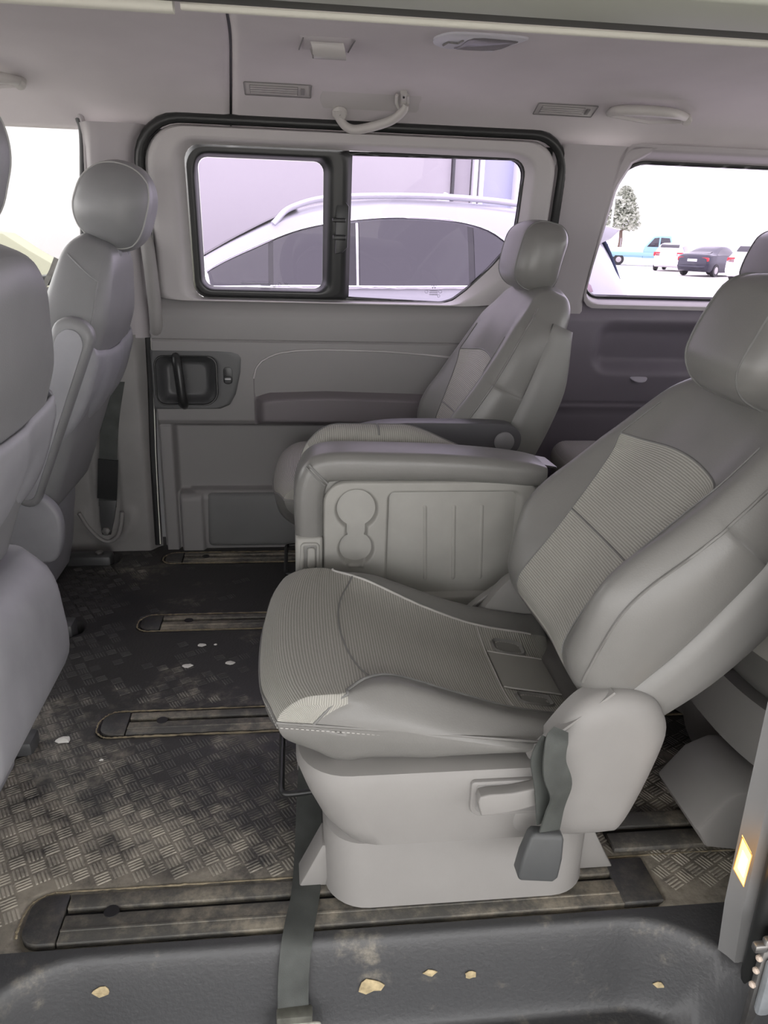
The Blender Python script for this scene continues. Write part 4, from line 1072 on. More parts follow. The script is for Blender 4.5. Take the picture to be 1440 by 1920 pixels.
# ------------------------------------------------------------------ seat rails
RL = ['dusty floor rail nearest the entry step, running under the foreground seat', 'dusty floor rail under the far side of the foreground seat', 'dusty floor rail under the folded centre seat side of the far seat', 'dusty floor rail running along the foot of the far sliding door']
for (a, b), lab in zip(RAILY, RL):
    RE = .60 if a < 1 else 1.4
    rl = thing('seat_rail', (-.4, (a + b) / 2, -.012), lab, 'rail', 'seat rails let into the floor')
    c_ = (a + b) / 2 + .012
    box('rail_bed', RX0 + .02, RE, a + .004, b - .004, -.0125, -.009, BLACK, rl, bev=0)
    prism('end_cap', rrect(RX0, RX0 + .056, a, b, (.03, .002, .002, .03), 6), 'xy', -.012, .003, CAPM, rl, bev=.003)
    box('rail_lip', RX0 + .058, RE, a + .001, c_ - .006, -.011, .001, RAILM, rl, bev=.002)
    box('rail_lip', RX0 + .058, RE, c_ + .006, b - .001, -.011, .002, RAILM, rl, bev=.002)
    box('rail_ridge', RX0 + .058, RE, a + .022, a + .027, .0, .0026, RAILM, rl, bev=.001)
    lathe('slot_pocket', [(.013, -.0008), (.012, .0022), (0, .0022)], (RX0 + .13, c_ - .004, .0), (0, 0, 1), BLACK, rl, seg=16)
    if a < 1: box('end_cap', .545, .615, a, b, -.011, .0045, CAPM, rl, bev=.003)
    settle(rl)
rr = thing('seat_rail', (.9, 1.1, 0), 'short dusty floor rail in front of the rear bench', 'rail', 'seat rails let into the floor')
box('rail_lip', .57, .80, 1.045, 1.085, .0, .012, RAILM, rr, bev=.004)
box('rail_lip', .57, .80, 1.098, 1.135, .0, .012, RAILM, rr, bev=.004)
box('rail_bed', .57, .80, 1.083, 1.10, .0, .002, BLACK, rr, bev=0)
settle(rr)
# ------------------------------------------------------------------ floor strap and anchor
fs = thing('floor_strap', (-.01, .88, -.11), 'grey webbing strap running over the step edge to its floor anchor', 'strap')
pp = [(.03, 1.30, .09), (.022, 1.19, .035), (.018, 1.10, .006), (.012, 1.0, .006), (.002, .94, .006), (-.004, .905, -.002), (-.008, .888, -.03), (-.010, .876, -.07), (-.010, .868, -.092)]
ribbon('webbing', spl(pp, 6), (1, .06, .0), .048, .002, WEB, fs)
box('anchor_tongue', -.036, .020, .850, .872, -.128, -.088, mat('old_plastic', (.10, .10, .085), .6, var=.3, vscale=50), fs, bev=.004)
fr_ = [(x, .852 - (z + .11) * .35, z) for x, z in rrect(-.048, .030, -.146, -.104, .006, 4)]
tube('anchor_frame', fr_, .0035, mat('chipped_white_metal', (.48, .48, .43), .6, var=.35, vscale=70), fs, seg=8, closed=True)
box('anchor_plate', -.052, .034, .842, .87, -.165, -.135, mat('anchor_grey', (.22, .22, .21), .6, var=.3, vscale=60), fs, bev=.008)
settle(fs)
# ------------------------------------------------------------------ seat belt on the far pillar
sb = thing('seat_belt', (-.62, 2.50, .08), 'black seat belt with sleeve bolted to the foot of the door pillar', 'seat belt')
ws = [at(228, 640, 2.495), at(219, 700, 2.495), at(207, 780, 2.492), at(203, 860, 2.49), at(202, 950, 2.488)]
ribbon('webbing', spl(ws, 5), (1, 0, 0), .056, .003, WEB, sb)
ribbon('belt_sleeve', spl([at(203, 862, 2.485), at(202, 905, 2.483), at(201, 935, 2.484)], 4), (1, 0, 0), .062, .010, BLACKPL, sb)
prism('anchor_tab', [(p.x, p.z) for p in [at(186, 938, 2.488), at(219, 938, 2.488), at(214, 975, 2.488), at(208, 1002, 2.488), at(192, 1002, 2.488), at(188, 975, 2.488)]], 'xz', 2.484, 2.496, DARKPL, sb, bev=.002)
lathe('anchor_bolt', [(.015, 0), (.015, .008), (.011, .012), (0, .013)], at(200, 995, 2.484), (0, -1, 0), STEEL, sb, seg=6)
settle(sb)
fb = thing('front_belt_stalk', (-.72, 2.40, .85), 'slim grey belt strap rising past the front door sill', 'strap')
ribbon('webbing', [at(76, 552, 2.42), at(86, 530, 2.42), at(97, 508, 2.42), at(106, 484, 2.42)], (1, 0, 0), .014, .002, mat('grey_strap', (.3, .29, .27), .7, var=.2, vscale=60), fb)
settle(fb)
# ------------------------------------------------------------------ ceiling fittings (placed on the headliner surface)
def cframe(u, v):                 # point on the headliner and its tangent frame (along X, across, downward normal)
    p = ceil_hit(u, v); e = .01; sl_ = (cz(p.y + e) - cz(p.y - e)) / (2 * e)
    t = Vector((0, 1, sl_)).normalized(); n_ = Vector((0, sl_, -1)).normalized()
    return p, Vector((1, 0, 0)), t, n_
def cmap(fr, a, b, h): p, x, t, n_ = fr; return p + x * a + t * b + n_ * h
def cplate(name, fr, loop, h0, h1, m_, par, bev=.8):
    cx = sum(q[0] for q in loop) / len(loop); cy = sum(q[1] for q in loop) / len(loop)
    L1 = [cmap(fr, a, b, h0) for a, b in loop]; L2 = [cmap(fr, a, b, lerp(h0, h1, .7)) for a, b in loop]
    w_ = max(abs(q[0] - cx) for q in loop); k = 1 - abs(h1 - h0) * bev / max(w_, .01)
    L3 = [cmap(fr, cx + (a - cx) * k, cy + (b - cy) * k, h1) for a, b in loop]
    return loft(name, [L1, L2, L3], m_, par, sharp=50)
def vent(u, v, w_, d_, label, tab=True):
    fr = cframe(u, v); t = thing('roof_vent', fr[0], label, 'air vent', 'roof vents')
    cplate('vent_frame', fr, rrect(-w_, w_, -d_, d_, .003, 3), -.004, .003, HEADVENT, t)
    cplate('vent_grille', fr, rrect(-w_ * .86, w_ * .62, -d_ * .72, d_ * .72, .002, 3), .002, .0045, VENTIN, t)
    for k in range(4): 
        b = lerp(-d_ * .55, d_ * .55, k / 3); cplate('vent_slat', fr, rrect(-w_ * .84, w_ * .60, b - d_ * .1, b + d_ * .1, .0008, 2), .004, .0062, HEADVENT, t)
    cplate('vent_wheel', fr, rrect(w_ * .70, w_ * .82, -d_ * .5, d_ * .5, .002, 3), .002, .007, VENTIN, t)
    tube('vent_line', [cmap(fr, a, b, .0028) for a, b in rrect(-w_ * 1.02, w_ * 1.02, -d_ * 1.05, d_ * 1.05, .003, 3)], .0014, VENTIN, t, seg=5, closed=True)
    settle(t); return t
HEADVENT = mat('vent_grey', (.42, .40, .39), .55); VENTIN = mat('vent_inner_grey', (.20, .19, .19), .6)
vent(521, 167, .085, .030, 'slim rectangular roof vent above the black framed window, left of the grab handle')
vent(1060, 205, .083, .026, 'slim rectangular roof vent beside the rear grab handle')
# rotary roof vent
fr = cframe(612, 82); t = thing('rotary_vent', fr[0], 'roof vent with a clear rotary drum near the headliner seam', 'air vent', 'roof vents')
cplate('vent_frame', fr, [(-.060, -.055), (.052, -.055), (.060, .055), (-.052, .055)], -.004, .0025, HEADL, t)
for sg in (-1, 1): tube('frame_line', [cmap(fr, sg * .056 + .004, -.050, .003), cmap(fr, sg * .056 - .004, .050, .003)], .0016, VENTIN, t, seg=5)
DRUM = mat('drum_plastic', (.50, .48, .47), .2)
loft('drum', [[cmap(fr, a + .008 * math.cos(q), .030 * math.sin(q), .004 + .026 * abs(math.cos(q))) for q in rng(-1.57, 1.57, .2)] for a in (-.036, -.033, .033, .036)], DRUM, t, cap=False, closed=False)
loft('drum', [[cmap(fr, a + .004, .040 + .022 * math.sin(q), .003 + .018 * abs(math.cos(q))) for q in rng(-1.57, 1.57, .2)] for a in (-.034, .030)], DRUM, t, cap=False, closed=False)
settle(t)
# dome lamp
fr = cframe(893, 75); t = thing('dome_lamp', fr[0], 'pale framed ceiling lamp with smoked lens', 'ceiling lamp')
dl = [(-.092, .0), (-.072, -.045), (-.04, -.058), (.05, -.06), (.098, -.05), (.094, -.03), (.056, .052), (.04, .058), (-.05, .058), (-.08, .045)]
cplate('lamp_frame', fr, [tuple(p)[:2] for p in spl([(*p, 0) for p in dl], 3, True)], -.004, .008, mat('lamp_frame_grey', (.56, .55, .60), .4), t)
ll = [(-.015, -.046), (.05, -.048), (.080, -.042), (.075, -.025), (.048, .036), (-.035, .045), (-.03, .02)]
cplate('lamp_lens', fr, [tuple(p)[:2] for p in spl([(*p, 0) for p in ll], 3, True)], .006, .0105, mat('smoked_lens', (.16, .15, .16), .25), t)
tube('lamp_switch', [cmap(fr, a, b, .0095) for a, b in ((-.068, .018), (-.062, -.008), (-.04, -.004), (-.034, -.028))], .0022, VENTIN, t, seg=5)
settle(t)
# grab handle above the sliding door window: dropped, in its shallow tray
t = thing('grab_handle', ceil_hit(700, 200), 'dropped grab handle in a shallow tray above the sliding door window', 'grab handle', 'roof grab handles')
fr = cframe(690, 190)
pit = mat('handle_tray', (.53, .505, .50), .9, spec=.1)
cplate('handle_tray', fr, [tuple(p)[:2] for p in spl([(*p, 0) for p in [(-.125, -.035), (-.10, -.062), (.07, -.066), (.135, -.045), (.14, 0), (.12, .05), (-.09, .05), (-.125, .02)]], 4, True)], -.003, .0012, pit, t, bev=.2)
hp = [(632, 205), (636, 222), (650, 238), (668, 243), (700, 237), (735, 225), (756, 208), (762, 195)]
dn = [.006, .020, .034, .038, .038, .036, .026, .016]
hpts = []
for (u, v), d in zip(hp, dn): hpts.append(ceil_hit(u, v, d))
hs_ = spl(hpts, 5)
tube('grip', hs_, [.013] * 3 + [.0105 + .0022 * math.sin(math.pi * i / (len(hs_) - 6)) for i in range(len(hs_) - 6)] + [.009] * 3, HANDLE, t, seg=12)
e0 = ceil_hit(637, 212, .010); lathe('mount_cap', [(.020, -.008), (.021, .004), (.016, .011), (0, .013)], e0, (0, -.75, -.65), HANDLE, t, seg=18)
tube('cap_notch', [e0 + Vector((a, -.011, b)) for a, b in ((-.006, -.003), (0, -.007), (.006, -.002))], .0012, VENTIN, t, seg=5)
for du in (-11, 9):
    tube('grip_fork', spl([ceil_hit(755 + du, 178, .008), ceil_hit(755 + du, 195, .013), ceil_hit(757 + du * .3, 211, .024)], 5), .0045, HANDLE, t, seg=8)
tube('pivot_block', [ceil_hit(757, 172, .004), ceil_hit(757, 196, .008)], .009, HANDLE, t, seg=10)
lathe('pivot_screw', [(.003, -.004), (.003, .006), (0, .006)], ceil_hit(757, 180, .011), (0, -.6, -.8), BLACK, t, seg=8)
settle(t)
def rest_handle(p, label):
    t = thing('grab_handle', ceil_hit(*p[len(p)//2]), label, 'grab handle', 'roof grab handles')
    dd = [.002] + [.026] * (len(p) - 2) + [.004]
    s_ = spl([ceil_hit(u, v, d) for (u, v), d in zip(p, dd)], 6)
    tube('grip', s_, [.010 + .004 * math.sin(math.pi * i / (len(s_) - 1)) for i in range(len(s_))], HANDLE, t, seg=12)
    a, b = p[0], p[-1]
    tube('mount_shade', [ceil_hit(a[0], a[1] + 3, .001), ceil_hit((a[0] + b[0]) / 2, (a[1] + b[1]) / 2 + 12, .001), ceil_hit(b[0], b[1] + 6, .001)], .006, pit, t, seg=6)
    lathe('mount_cap', [(.014, -.01), (.015, .012), (.011, .018), (0, .019)], ceil_hit(b[0] - 4, b[1], .008), (0, -.7, -.7), HANDLE, t, seg=16)
    settle(t)
rest_handle([(1142, 212), (1160, 207), (1215, 208), (1265, 213), (1290, 222)], 'folded grab handle above the rear quarter window')
rest_handle([(-110, 150), (-80, 143), (-40, 143), (10, 147), (42, 153)], 'folded grab handle above the front side window')
# ------------------------------------------------------------------ litter on the floor
PAPER = mat('scrap_white', (.75, .74, .70), .8); LEAF = mat('dry_leaf', (.42, .34, .2), .8, var=.3, vscale=90)
def scrap(name, p, r, m_, label, cat, grp, seed, h=.003):
    rn = random.Random(seed); n_ = 9
    ring = [(p[0] + r * rn.uniform(.6, 1.1) * math.cos(2*math.pi*k/n_) * 1.25, p[1] + r * rn.uniform(.6, 1.1) * math.sin(2*math.pi*k/n_)) for k in range(n_)]
    lo = [(x, y, p[2] + .0002) for x, y in ring]; hi = [(lerp(x, p[0], .12), lerp(y, p[1], .12), p[2] + h * rn.uniform(.5, 1.4)) for x, y in ring]
    V = lo + hi + [(p[0] + .001, p[1], p[2] + h * 1.7)]
    F = [(k, (k+1) % n_, n_ + (k+1) % n_, n_ + k) for k in range(n_)] + [(n_ + k, n_ + (k+1) % n_, 2*n_) for k in range(n_)] + [tuple(range(n_))[::-1]]
    tag(mk(name, V, F, m_, smo=False), label, cat, grp)
scrap('paper_scrap', atz(120, 1388, .0015), .014, PAPER, 'white crumpled paper scrap on the mat beside the cut off front seat', 'paper scrap', None, 3, .004)
for i, (u, v, r, lab) in enumerate([(378, 1210, .010, 'white paint fleck on the mat just past the second rail'), (404, 1209, .005, 'small white paint speck beside the larger fleck past the second rail'), (352, 1248, .011, 'white paint fleck in the middle of the mat, left of its pair'), (430, 1243, .012, 'white paint fleck in the middle of the mat, right of its pair'), (190, 1425, .004, 'tiny white crumb near the paper scrap')]):
    scrap('paint_fleck', atz(u, v, .0012), r, PAPER, lab, 'paint fleck', 'white flecks on the floor mat', 20 + i, .0012)
def step_hit(u, v):
    d = ray(u, v); k = .6
    while k < 3:
        p = CAMP + d * k
        if p.z < floor_z(p.x, p.y): break
        k += .001
    return p
for i, (u, v, r, lab) in enumerate([(694, 1847, .016, 'largest dry tan leaf on the step riser right of the strap'), (192, 1858, .011, 'dry tan leaf at the left end of the step'), (806, 1822, .008, 'narrow dry leaf on the step riser below the foreground seat'), (882, 1826, .008, 'small curled dry leaf on the step riser, second from the right'), (1236, 1845, .007, 'small pale leaf in the right corner of the step')]):
    p = step_hit(u, v); e = .004
    nx = Vector((-(floor_z(p.x + e, p.y) - floor_z(p.x - e, p.y)) / (2*e), -(floor_z(p.x, p.y + e) - floor_z(p.x, p.y - e)) / (2*e), 1)).normalized()
    ta = Vector((1, 0, 0)); ta = (ta - nx * ta.dot(nx)).normalized(); tb = nx.cross(ta)
    rn = random.Random(i); V = []; n_ = 10
    for k in range(n_):
        a = 2*math.pi*k/n_; V.append(p + ta * r * rn.uniform(.7, 1.2) * math.cos(a) * 1.3 + tb * r * rn.uniform(.5, .9) * math.sin(a) + nx * (.002 + .002 * rn.random()))
    V.append(p + nx * .0045); V2 = [v_ - nx * .0012 for v_ in V]
    F = [(k, (k+1) % n_, n_) for k in range(n_)] + [(n_+1 + (k+1) % n_, n_+1 + k, 2*n_+1) for k in range(n_)] + [(k, n_+1+k, n_+1+(k+1) % n_, (k+1) % n_) for k in range(n_)]
    tag(fix(mk('dry_leaf', V + V2, F, LEAF, smo=False)), lab, 'leaf', 'dry leaves on the entry step')

# ------------------------------------------------------------------ outside
BWALL = mat('building_wall', (.43, .41, .43), .9, var=.03, vscale=.8)
bw = struct('wall_building', 'pale rendered building wall beyond the parked white car')
YB = 7.6
xa = at(847, 300, YB).x
box('render_wall', -4.5, xa, YB, YB + .3, GZ, 4.2, BWALL, bw, bev=0)
tube('down_pipe', [(xa + .02, YB - .02, GZ), (xa + .02, YB - .02, 4.2)], .014, DARKPL, bw, seg=8)
box('pier', xa + .02, at(886, 300, YB).x, YB + .05, YB + .35, GZ, 4.2, BWALL, bw, bev=0)
WHT = mat('white_frame', (.8, .8, .82), .5)
for k in range(2): box('door_jamb', at(889 + 12*k, 300, YB).x, at(897 + 12*k, 300, YB).x, YB - .03, YB + .2, GZ, 4.2, WHT, bw, bev=.01)
box('steel_door', at(909, 300, YB).x, at(971, 300, YB).x, YB + .12, YB + .2, GZ, 4.2, mat('blue_grey_steel', (.45, .47, .60), .4), bw, bev=0)
box('door_jamb', at(971, 300, YB).x, at(1000, 300, YB).x, YB - .03, YB + .2, GZ, 4.2, WHT, bw, bev=.01)
cw = prism('cream_wall', [(-6.0, GZ), (-1.2, GZ), (-1.22, .78), (-1.30, .83), (-1.42, .90), (-1.55, .985), (-1.70, 1.0), (-6.0, 1.02)], 'xz', 4.6, 4.8, mat('cream_render', (.27, .265, .21), .9, var=.04, vscale=2), bev=.01)
tag(cw, 'pale cream low wall with a sloping end seen through the front window', 'wall')

def wheel(par, x, y, r, m_=None):
    lathe('tyre', [(r * .62, -.10), (r * .96, -.10), (r, -.07), (r, .07), (r * .96, .10), (r * .62, .10)], (x, y, GZ + r), (0, 1, 0), BLACK, par, seg=28)
    lathe('wheel_rim', [(r * .64, -.09), (r * .60, -.105), (r * .2, -.095), (0, -.09)], (x, y, GZ + r), (0, 1, 0), STEEL, par, seg=20)
def car_body(par, prof, wprof, y0, wid, m_, nseg=14):
    # prof: list of (x, z_bottom, z_side_top, z_top, half width at side, half width at top) sections along the car
    rings = []
    for (x, zb, zs, zt, hs_, htp) in prof:
        ring = []
        pts = [(-hs_ * .92, zb), (-hs_, zb + .12), (-hs_, lerp(zb, zs, .6)), (-hs_ * .985, zs), (-lerp(hs_ * .985, htp, .5), lerp(zs, zt, .52)), (-htp, lerp(zs, zt, .90)), (-htp * .86, lerp(zs, zt, .985)), (-htp * .4, zt + .01)]
        pts = pts + [(-a, b) for a, b in pts[::-1]]
        rings.append([(x, y0 + a, b) for a, b in pts])
    return loft('body', rings, m_, par, sharp=50)
# white estate car beside the van
suv = thing('parked_suv', (.6, 5.9, GZ), 'white sport utility car with dark windows parked beside the van', 'car')
Y0 = 5.95
G = GZ
S = [(-2.35, G+.35, G+.62, G+.66, .70, .55), (-2.25, G+.25, G+.85, G+.92, .86, .70), (-1.6, G+.22, G+1.06, G+1.10, .93, .78), (-1.0, G+.22, G+1.16, G+1.20, .95, .80), (-.82, G+.22, G+1.18, G+1.24, .95, .80), (-.35, G+.22, G+1.195, G+1.50, .95, .76), (.05, G+.22, G+1.205, G+1.68, .95, .72), (.5, G+.22, G+1.21, G+1.755, .95, .70), (1.0, G+.22, G+1.22, G+1.765, .95, .69), (1.6, G+.22, G+1.235, G+1.74, .945, .67), (2.1, G+.24, G+1.25, G+1.68, .93, .63), (2.42, G+.28, G+1.24, G+1.58, .90, .56), (2.62, G+.34, G+1.15, G+1.32, .86, .55), (2.72, G+.40, G+1.0, G+1.08, .80, .55), (2.74, G+.45, G+.80, G+.84, .74, .5)]
# finer sections
S = [(x if x < .5 else .5 + (x - .5) * .83, *q) for x, *q in S]
SS = []
cols = list(zip(*S))
fs_ = [cr(list(zip(cols[0], c))) for c in cols[1:]]
for x in rng(-2.35, 2.355, .06): SS.append((x, *[f(x) for f in fs_]))
SUVP = mat('suv_white_paint', (.40, .405, .43), .2, spec=.6)
car_body(suv, SS, None, Y0, .95, SUVP)
def sidept(x, k, out=.006):      # point on the near side glass: k 0 = belt, 1 = roof edge
    zs, zt, hs_, htp = fs_[1](x), fs_[2](x), fs_[3](x), fs_[4](x)
    a0, b0 = hs_ * .985, zs; a1, b1 = lerp(hs_ * .985, htp, .5), lerp(zs, zt, .52); a2, b2 = htp, lerp(zs, zt, .90)
    if k < .58: q = k / .58; a, b = lerp(a0, a1, q), lerp(b0, b1, q)
    else: q = (k - .58) / .42; a, b = lerp(a1, a2, q), lerp(b1, b2, q)
    return Vector((x, Y0 - a - out, b + out * .4))
ktop = cr([(-.75, .05), (-.5, .55), (-.2, .72), (.2, .80), (.8, .83), (1.15, .78), (1.35, .62), (1.5, .25), (1.55, .10)])
def glass_pane(name, xa, xb, m_, out=.008, k0=.045):
    field(name, rng(xa, xb, .05), rng(0, 1, .1), lambda x, k: sidept(x, lerp(k0, max(k0, ktop(x)), k), out), m_, suv)
for xa_, xb_ in ((-.70, -.15), (-.12, .29), (.42, 1.12), (1.16, 1.53)): glass_pane('side_window', xa_, xb_, CARGL)
tube('pillar_trim', [sidept(.405, k, .014) for k in rng(.03, .8, .1)], .008, PAINT, suv, seg=6)
glass_pane('window_pillar', -.74, 1.55, mat('gloss_black', (.02, .02, .022), .1), .004, .03)
CH = mat('chrome_trim', (.75, .75, .78), .15, metal=1)
tube('belt_trim', [sidept(x, .02, .012) for x in rng(-.78, 1.56, .05)], .012, CH, suv, seg=6)
tube('window_trim', [sidept(x, ktop(x) + .03, .010) for x in rng(-.75, 1.56, .05)], .010, CH, suv, seg=6)
tube('roof_rail', spl([sidept(-.12, 1.02, .0), sidept(.0, 1.06, .03) + Vector((0, .06, .03)), sidept(.3, 1.06, .02) + Vector((0, .07, .04)), sidept(1.0, 1.05, .02) + Vector((0, .07, .04)), sidept(1.6, 1.05, .02) + Vector((0, .07, .04)), sidept(1.8, 1.04, .0) + Vector((0, .06, .0))], 8), .020, mat('silver_rail', (.55, .55, .60), .3, metal=.6), suv, seg=8)
prism('roof_fin', [(1.02, G + 1.76), (1.14, G + 1.76), (1.13, G + 1.83), (1.10, G + 1.84)], 'xz', Y0 - .02, Y0 + .02, PAINT, suv, bev=.005)
field('windscreen', rng(-.80, .05, .08), rng(-1, 1, .2), lambda x, v: (x - .02, Y0 + v * fs_[4](x) * .92, fs_[2](x) + .018 - .02 * v * v), CARGL, suv)
# door mirror, tail lamp, spoiler, rear window
lathe('door_mirror', [(.02, -.13), (.09, -.10), (.11, 0), (.09, .08), (.03, .12)], (-.62, Y0 - 1.06, G + 1.22), (-1, -.4, .1), PAINT, suv, seg=14)
prism('tail_lamp', [(1.70, G + 1.22), (1.74, G + 1.36), (1.84, G + 1.33), (1.93, G + 1.27), (1.95, G + 1.23), (1.90, G + 1.215)], 'xz', Y0 - .935, Y0 - .80, mat('red_grey_lamp', (.28, .20, .24), .15), suv, bev=.01)
prism('roof_spoiler', [(1.70, G + 1.68), (1.95, G + 1.67), (2.20, G + 1.62), (2.14, G + 1.56), (2.02, G + 1.50), (1.8, G + 1.56)], 'xz', Y0 - .66, Y0 + .66, SUVP, suv, bev=.015)
field('rear_window', rng(2.06, 2.28, .03), rng(-1, 1, .2), lambda x, v: (x + .015, Y0 + v * .52, fs_[2](x) + .015), mat('blue_glass', (.25, .30, .45), .1), suv)
for x in (-1.55, 1.45):
    for y in (Y0 - .84, Y0 + .84): wheel(suv, x, y, .36)
settle(suv)

def small_car(name, p, rot, col, label, cat, L=4.0, H=1.48, wd=.86, sedan=False, lampc=(.5, .02, .03)):
    r = thing(name, (p[0], p[1], GZ), label, cat, 'cars parked across the yard')
    r['_off'] = (0, 0, 0)
    pm = mat(name + '_paint', col, .25)
    h = L / 2
    if sedan: S = [(-h, .35, .6, .64, .6, .5), (-h*.95, .22, .75, .82, wd*.95, .7), (-h*.45, .2, .90, .96, wd, .75), (-h*.30, .2, .93, 1.10, wd, .70), (-.15*h, .2, .94, H-.05, wd, .58), (.15*h, .2, .95, H, wd, .56), (.42*h, .2, .97, H-.10, wd, .56), (.68*h, .22, .99, 1.10, wd, .64), (.92*h, .25, .95, 1.03, wd*.96, .66), (h, .35, .8, .86, wd*.85, .6)]
    else: S = [(-h, .35, .6, .64, .6, .5), (-h*.94, .22, .8, .88, wd*.95, .7), (-h*.55, .2, .94, 1.0, wd, .75), (-h*.35, .2, .97, 1.2, wd, .70), (-.1*h, .2, .98, H-.03, wd, .62), (.3*h, .2, 1.0, H, wd, .60), (.75*h, .22, 1.0, H-.06, wd*.98, .58), (.93*h, .26, .98, 1.25, wd*.96, .60), (h, .35, .85, .95, wd*.9, .66)]
    cl = list(zip(*S)); ff = [cr(list(zip(cl[0], c))) for c in cl[1:]]
    body_secs = [(x, *[f(x) for f in ff]) for x in rng(-h, h, .12)]
    car_body(r, body_secs, None, 0, wd, pm)
    def sp(x, k, sg):
        zs, zt, a_, b_ = ff[1](x), ff[2](x), ff[3](x), ff[4](x); a0 = a_ * .985; a2, z2 = b_, lerp(zs, zt, .9); a1, z1 = lerp(a0, b_, .5), lerp(zs, zt, .52)
        if k < .58: q = k / .58; a, z = lerp(a0, a1, q), lerp(zs, z1, q)
        else: q = (k - .58) / .42; a, z = lerp(a1, a2, q), lerp(z1, z2, q)
        return (x, sg * (a + .01), z + .004)
    e0, e1 = (-.30*h, .62*h) if sedan else (-.34*h, .80*h)
    for sg in (-1, 1):
        field('side_window', rng(e0, e1, .12), rng(.1, .8, .14), lambda x, k: sp(x, k * min(1, max(.15, (ff[2](x) - ff[1](x)) / .42)), sg), CARGL, r)
    xr = .72 * h if sedan else .93 * h
    field('rear_window', rng(xr - .30 if sedan else xr - .22, xr, .06), rng(-1, 1, .25), lambda x, v: (x + .02, v * ff[4](x) * .85, ff[2](x) + .016), CARGL, r)
    for sg in (-1, 1):
        prism('tail_lamp', rrect(sg * .62 - .18, sg * .62 + .18, .72 if sedan else .80, .90 if sedan else 1.02, .04, 3), 'yz', h - .16, h - .02 if sedan else h + .0, mat('tail_lamp_red', lampc, .2), r, bev=.02)
    box('number_plate', h - .05, h + .012, -.25, .25, .70, .82, WHT, r, bev=.005)
    tube('bumper', [(h - .10, -.75, .48), (h + .01, -.5, .46), (h + .03, 0, .46), (h + .01, .5, .46), (h - .10, .75, .48)], .07, pm, r, seg=8)
    for x in (-h * .62, h * .62):
        for y in (-wd * .92, wd * .92):
            lathe('tyre', [(.18, -.09), (.29, -.09), (.31, 0), (.29, .09), (.18, .09)], (x, y, .31), (0, 1, 0), BLACK, r, seg=18)
            lathe('wheel_rim', [(.18, -.07), (.17, .095), (0, .1)], (x, y, .31), (0, 1 if y > 0 else -1, 0), STEEL, r, seg=14)
    del r['_off']
    r.rotation_euler = (0, 0, rot); return r
def lot(u, v): p = atz(u, v, GZ); return p
def latp(u, Y): return at(u, 500, Y)
p = at(1322, 508, 37.5); small_car('black_sedan', (p.x + .9, p.y + 1.0), math.radians(-146), (.03, .03, .045), 'black saloon car with red tail lamps parked across the yard', 'car', 4.2, 1.42, .86, True)
p = at(1262, 500, 43); small_car('white_hatchback', (p.x + .6, p.y + 1.2), math.radians(-128), (.85, .84, .86), 'small white hatchback parked between the pickup and the black saloon', 'car', 3.5, 1.50, .80)
p = at(1408, 515, 33); small_car('white_crossover', (p.x + .9, p.y + .2), math.radians(-150), (.85, .85, .87), 'white crossover car parked nearest the rear headrest, right of the black saloon', 'car', 4.2, 1.62, .90)
# blue and white pickup
p = at(1205, 500, 52)
t = thing('pickup_truck', (p.x, p.y, GZ), 'blue and white pickup truck parked behind the white hatchback', 'truck', 'cars parked across the yard'); del t['_off']
BLU = mat('pickup_blue', (.26, .46, .54), .3)
prism('cab', [(-.2, .9), (-.15, 1.2), (.35, 1.85), (.6, 1.92), (1.45, 1.92), (1.65, 1.3), (1.7, .9), (1.7, .5), (-.2, .5)], 'xz', -.85, .85, BLU, t, bev=.06)
prism('bonnet', [(1.6, .45), (1.65, 1.15), (2.5, 1.05), (2.65, .85), (2.65, .45)], 'xz', -.83, .83, BLU, t, bev=.06)
for sg in (-1, 1):
    prism('side_window', [(.0, 1.22), (.42, 1.76), (.72, 1.80), (.72, 1.22)], 'xz', sg * .858 - .008, sg * .858 + .008, CARGL, t, bev=.004)
    prism('side_window', [(.82, 1.22), (.82, 1.80), (1.36, 1.78), (1.56, 1.24)], 'xz', sg * .858 - .008, sg * .858 + .008, CARGL, t, bev=.004)
    box('load_side', -2.7, -.2, sg * .85 - .03, sg * .85 + .03, .62, 1.12, PAINT, t, bev=.02)
    box('side_stripe', -2.7, 1.7, sg * .88 - .012, sg * .88 + .012, .62, .86, BLU, t, bev=.005)
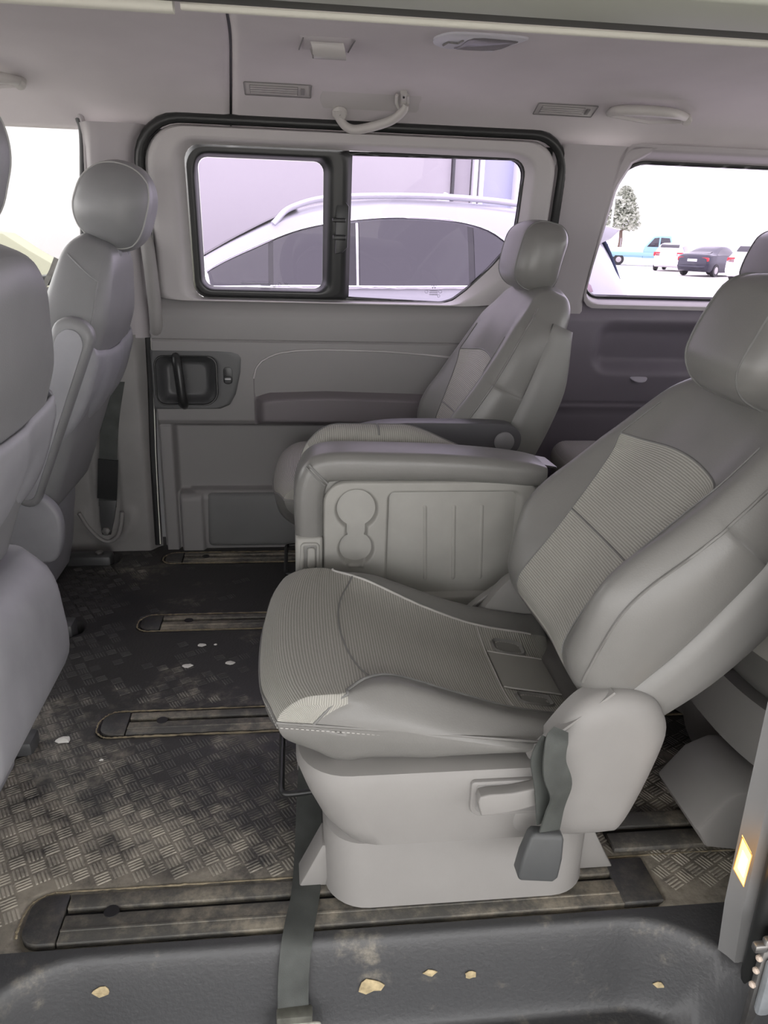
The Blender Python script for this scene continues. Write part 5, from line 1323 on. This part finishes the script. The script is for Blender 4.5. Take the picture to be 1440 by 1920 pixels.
box('load_floor', -2.7, -.2, -.85, .85, .52, .64, BLU, t, bev=.02); box('tailgate', -2.75, -2.68, -.82, .82, .62, 1.12, PAINT, t, bev=.02)
for x in (-2.5, -2.1, -1.7): tube('load_stake', [(x, -.84, 1.1), (x, -.84, 1.7)], .025, STEEL, t, seg=6)
for x in (-1.7, 1.9):
    for y in (-.78, .78):
        lathe('tyre', [(.2, -.1), (.34, -.1), (.36, 0), (.34, .1), (.2, .1)], (x, y, .36), (0, 1, 0), BLACK, t, seg=18)
        lathe('wheel_rim', [(.2, -.08), (.18, .10), (0, .11)], (x, y, .36), (0, 1 if y > 0 else -1, 0), STEEL, t, seg=14)
t.rotation_euler = (0, 0, math.radians(-18))
# tree and lamp post
p = at(1168, 400, 70)
t = thing('tree', (p.x, p.y, GZ), 'pale green tree behind the parked cars across the yard', 'tree'); del t['_off']
tube('trunk', [(0, 0, 0), (.1, 0, 1.5), (0, .1, 3.2), (.1, 0, 5.2)], [.22, .18, .14, .06], mat('bark', (.16, .12, .09), .9), t, seg=8)
rn = random.Random(5); V, F = [], []
for k in range(2600):
    h_ = rn.random() ** .8; R_ = 1.75 * (1 - h_) ** .6 * (1 if h_ > .12 else .6 + h_ * 3) + .1
    a = rn.uniform(0, 2*math.pi); q = R_ * math.sqrt(rn.random()); c = Vector((q * math.cos(a), q * math.sin(a), 2.4 + 3.6 * h_))
    d = Vector((rn.gauss(0, 1), rn.gauss(0, 1), rn.gauss(0, .5))).normalized() * .22; e = d.cross(Vector((rn.gauss(0, 1), rn.gauss(0, 1), rn.gauss(0, 1)))).normalized() * .10
    b = len(V); V += [c - d, c + e, c + d, c - e]; F.append((b, b+1, b+2, b+3))
mk('crown', V, F, mat('leaf_green', (.42, .46, .36), .8), t, smo=False, kind='stuff')
p = at(1149, 400, 55)
t = thing('lamp_post', (p.x, p.y, GZ), 'white post standing in front of the tree', 'post'); del t['_off']
tube('post', [(0, 0, 0), (0, 0, 4.3)], .07, WHT, t, seg=8); box('lamp_head', -.05, .5, -.08, .08, 4.25, 4.4, WHT, t, bev=.02)
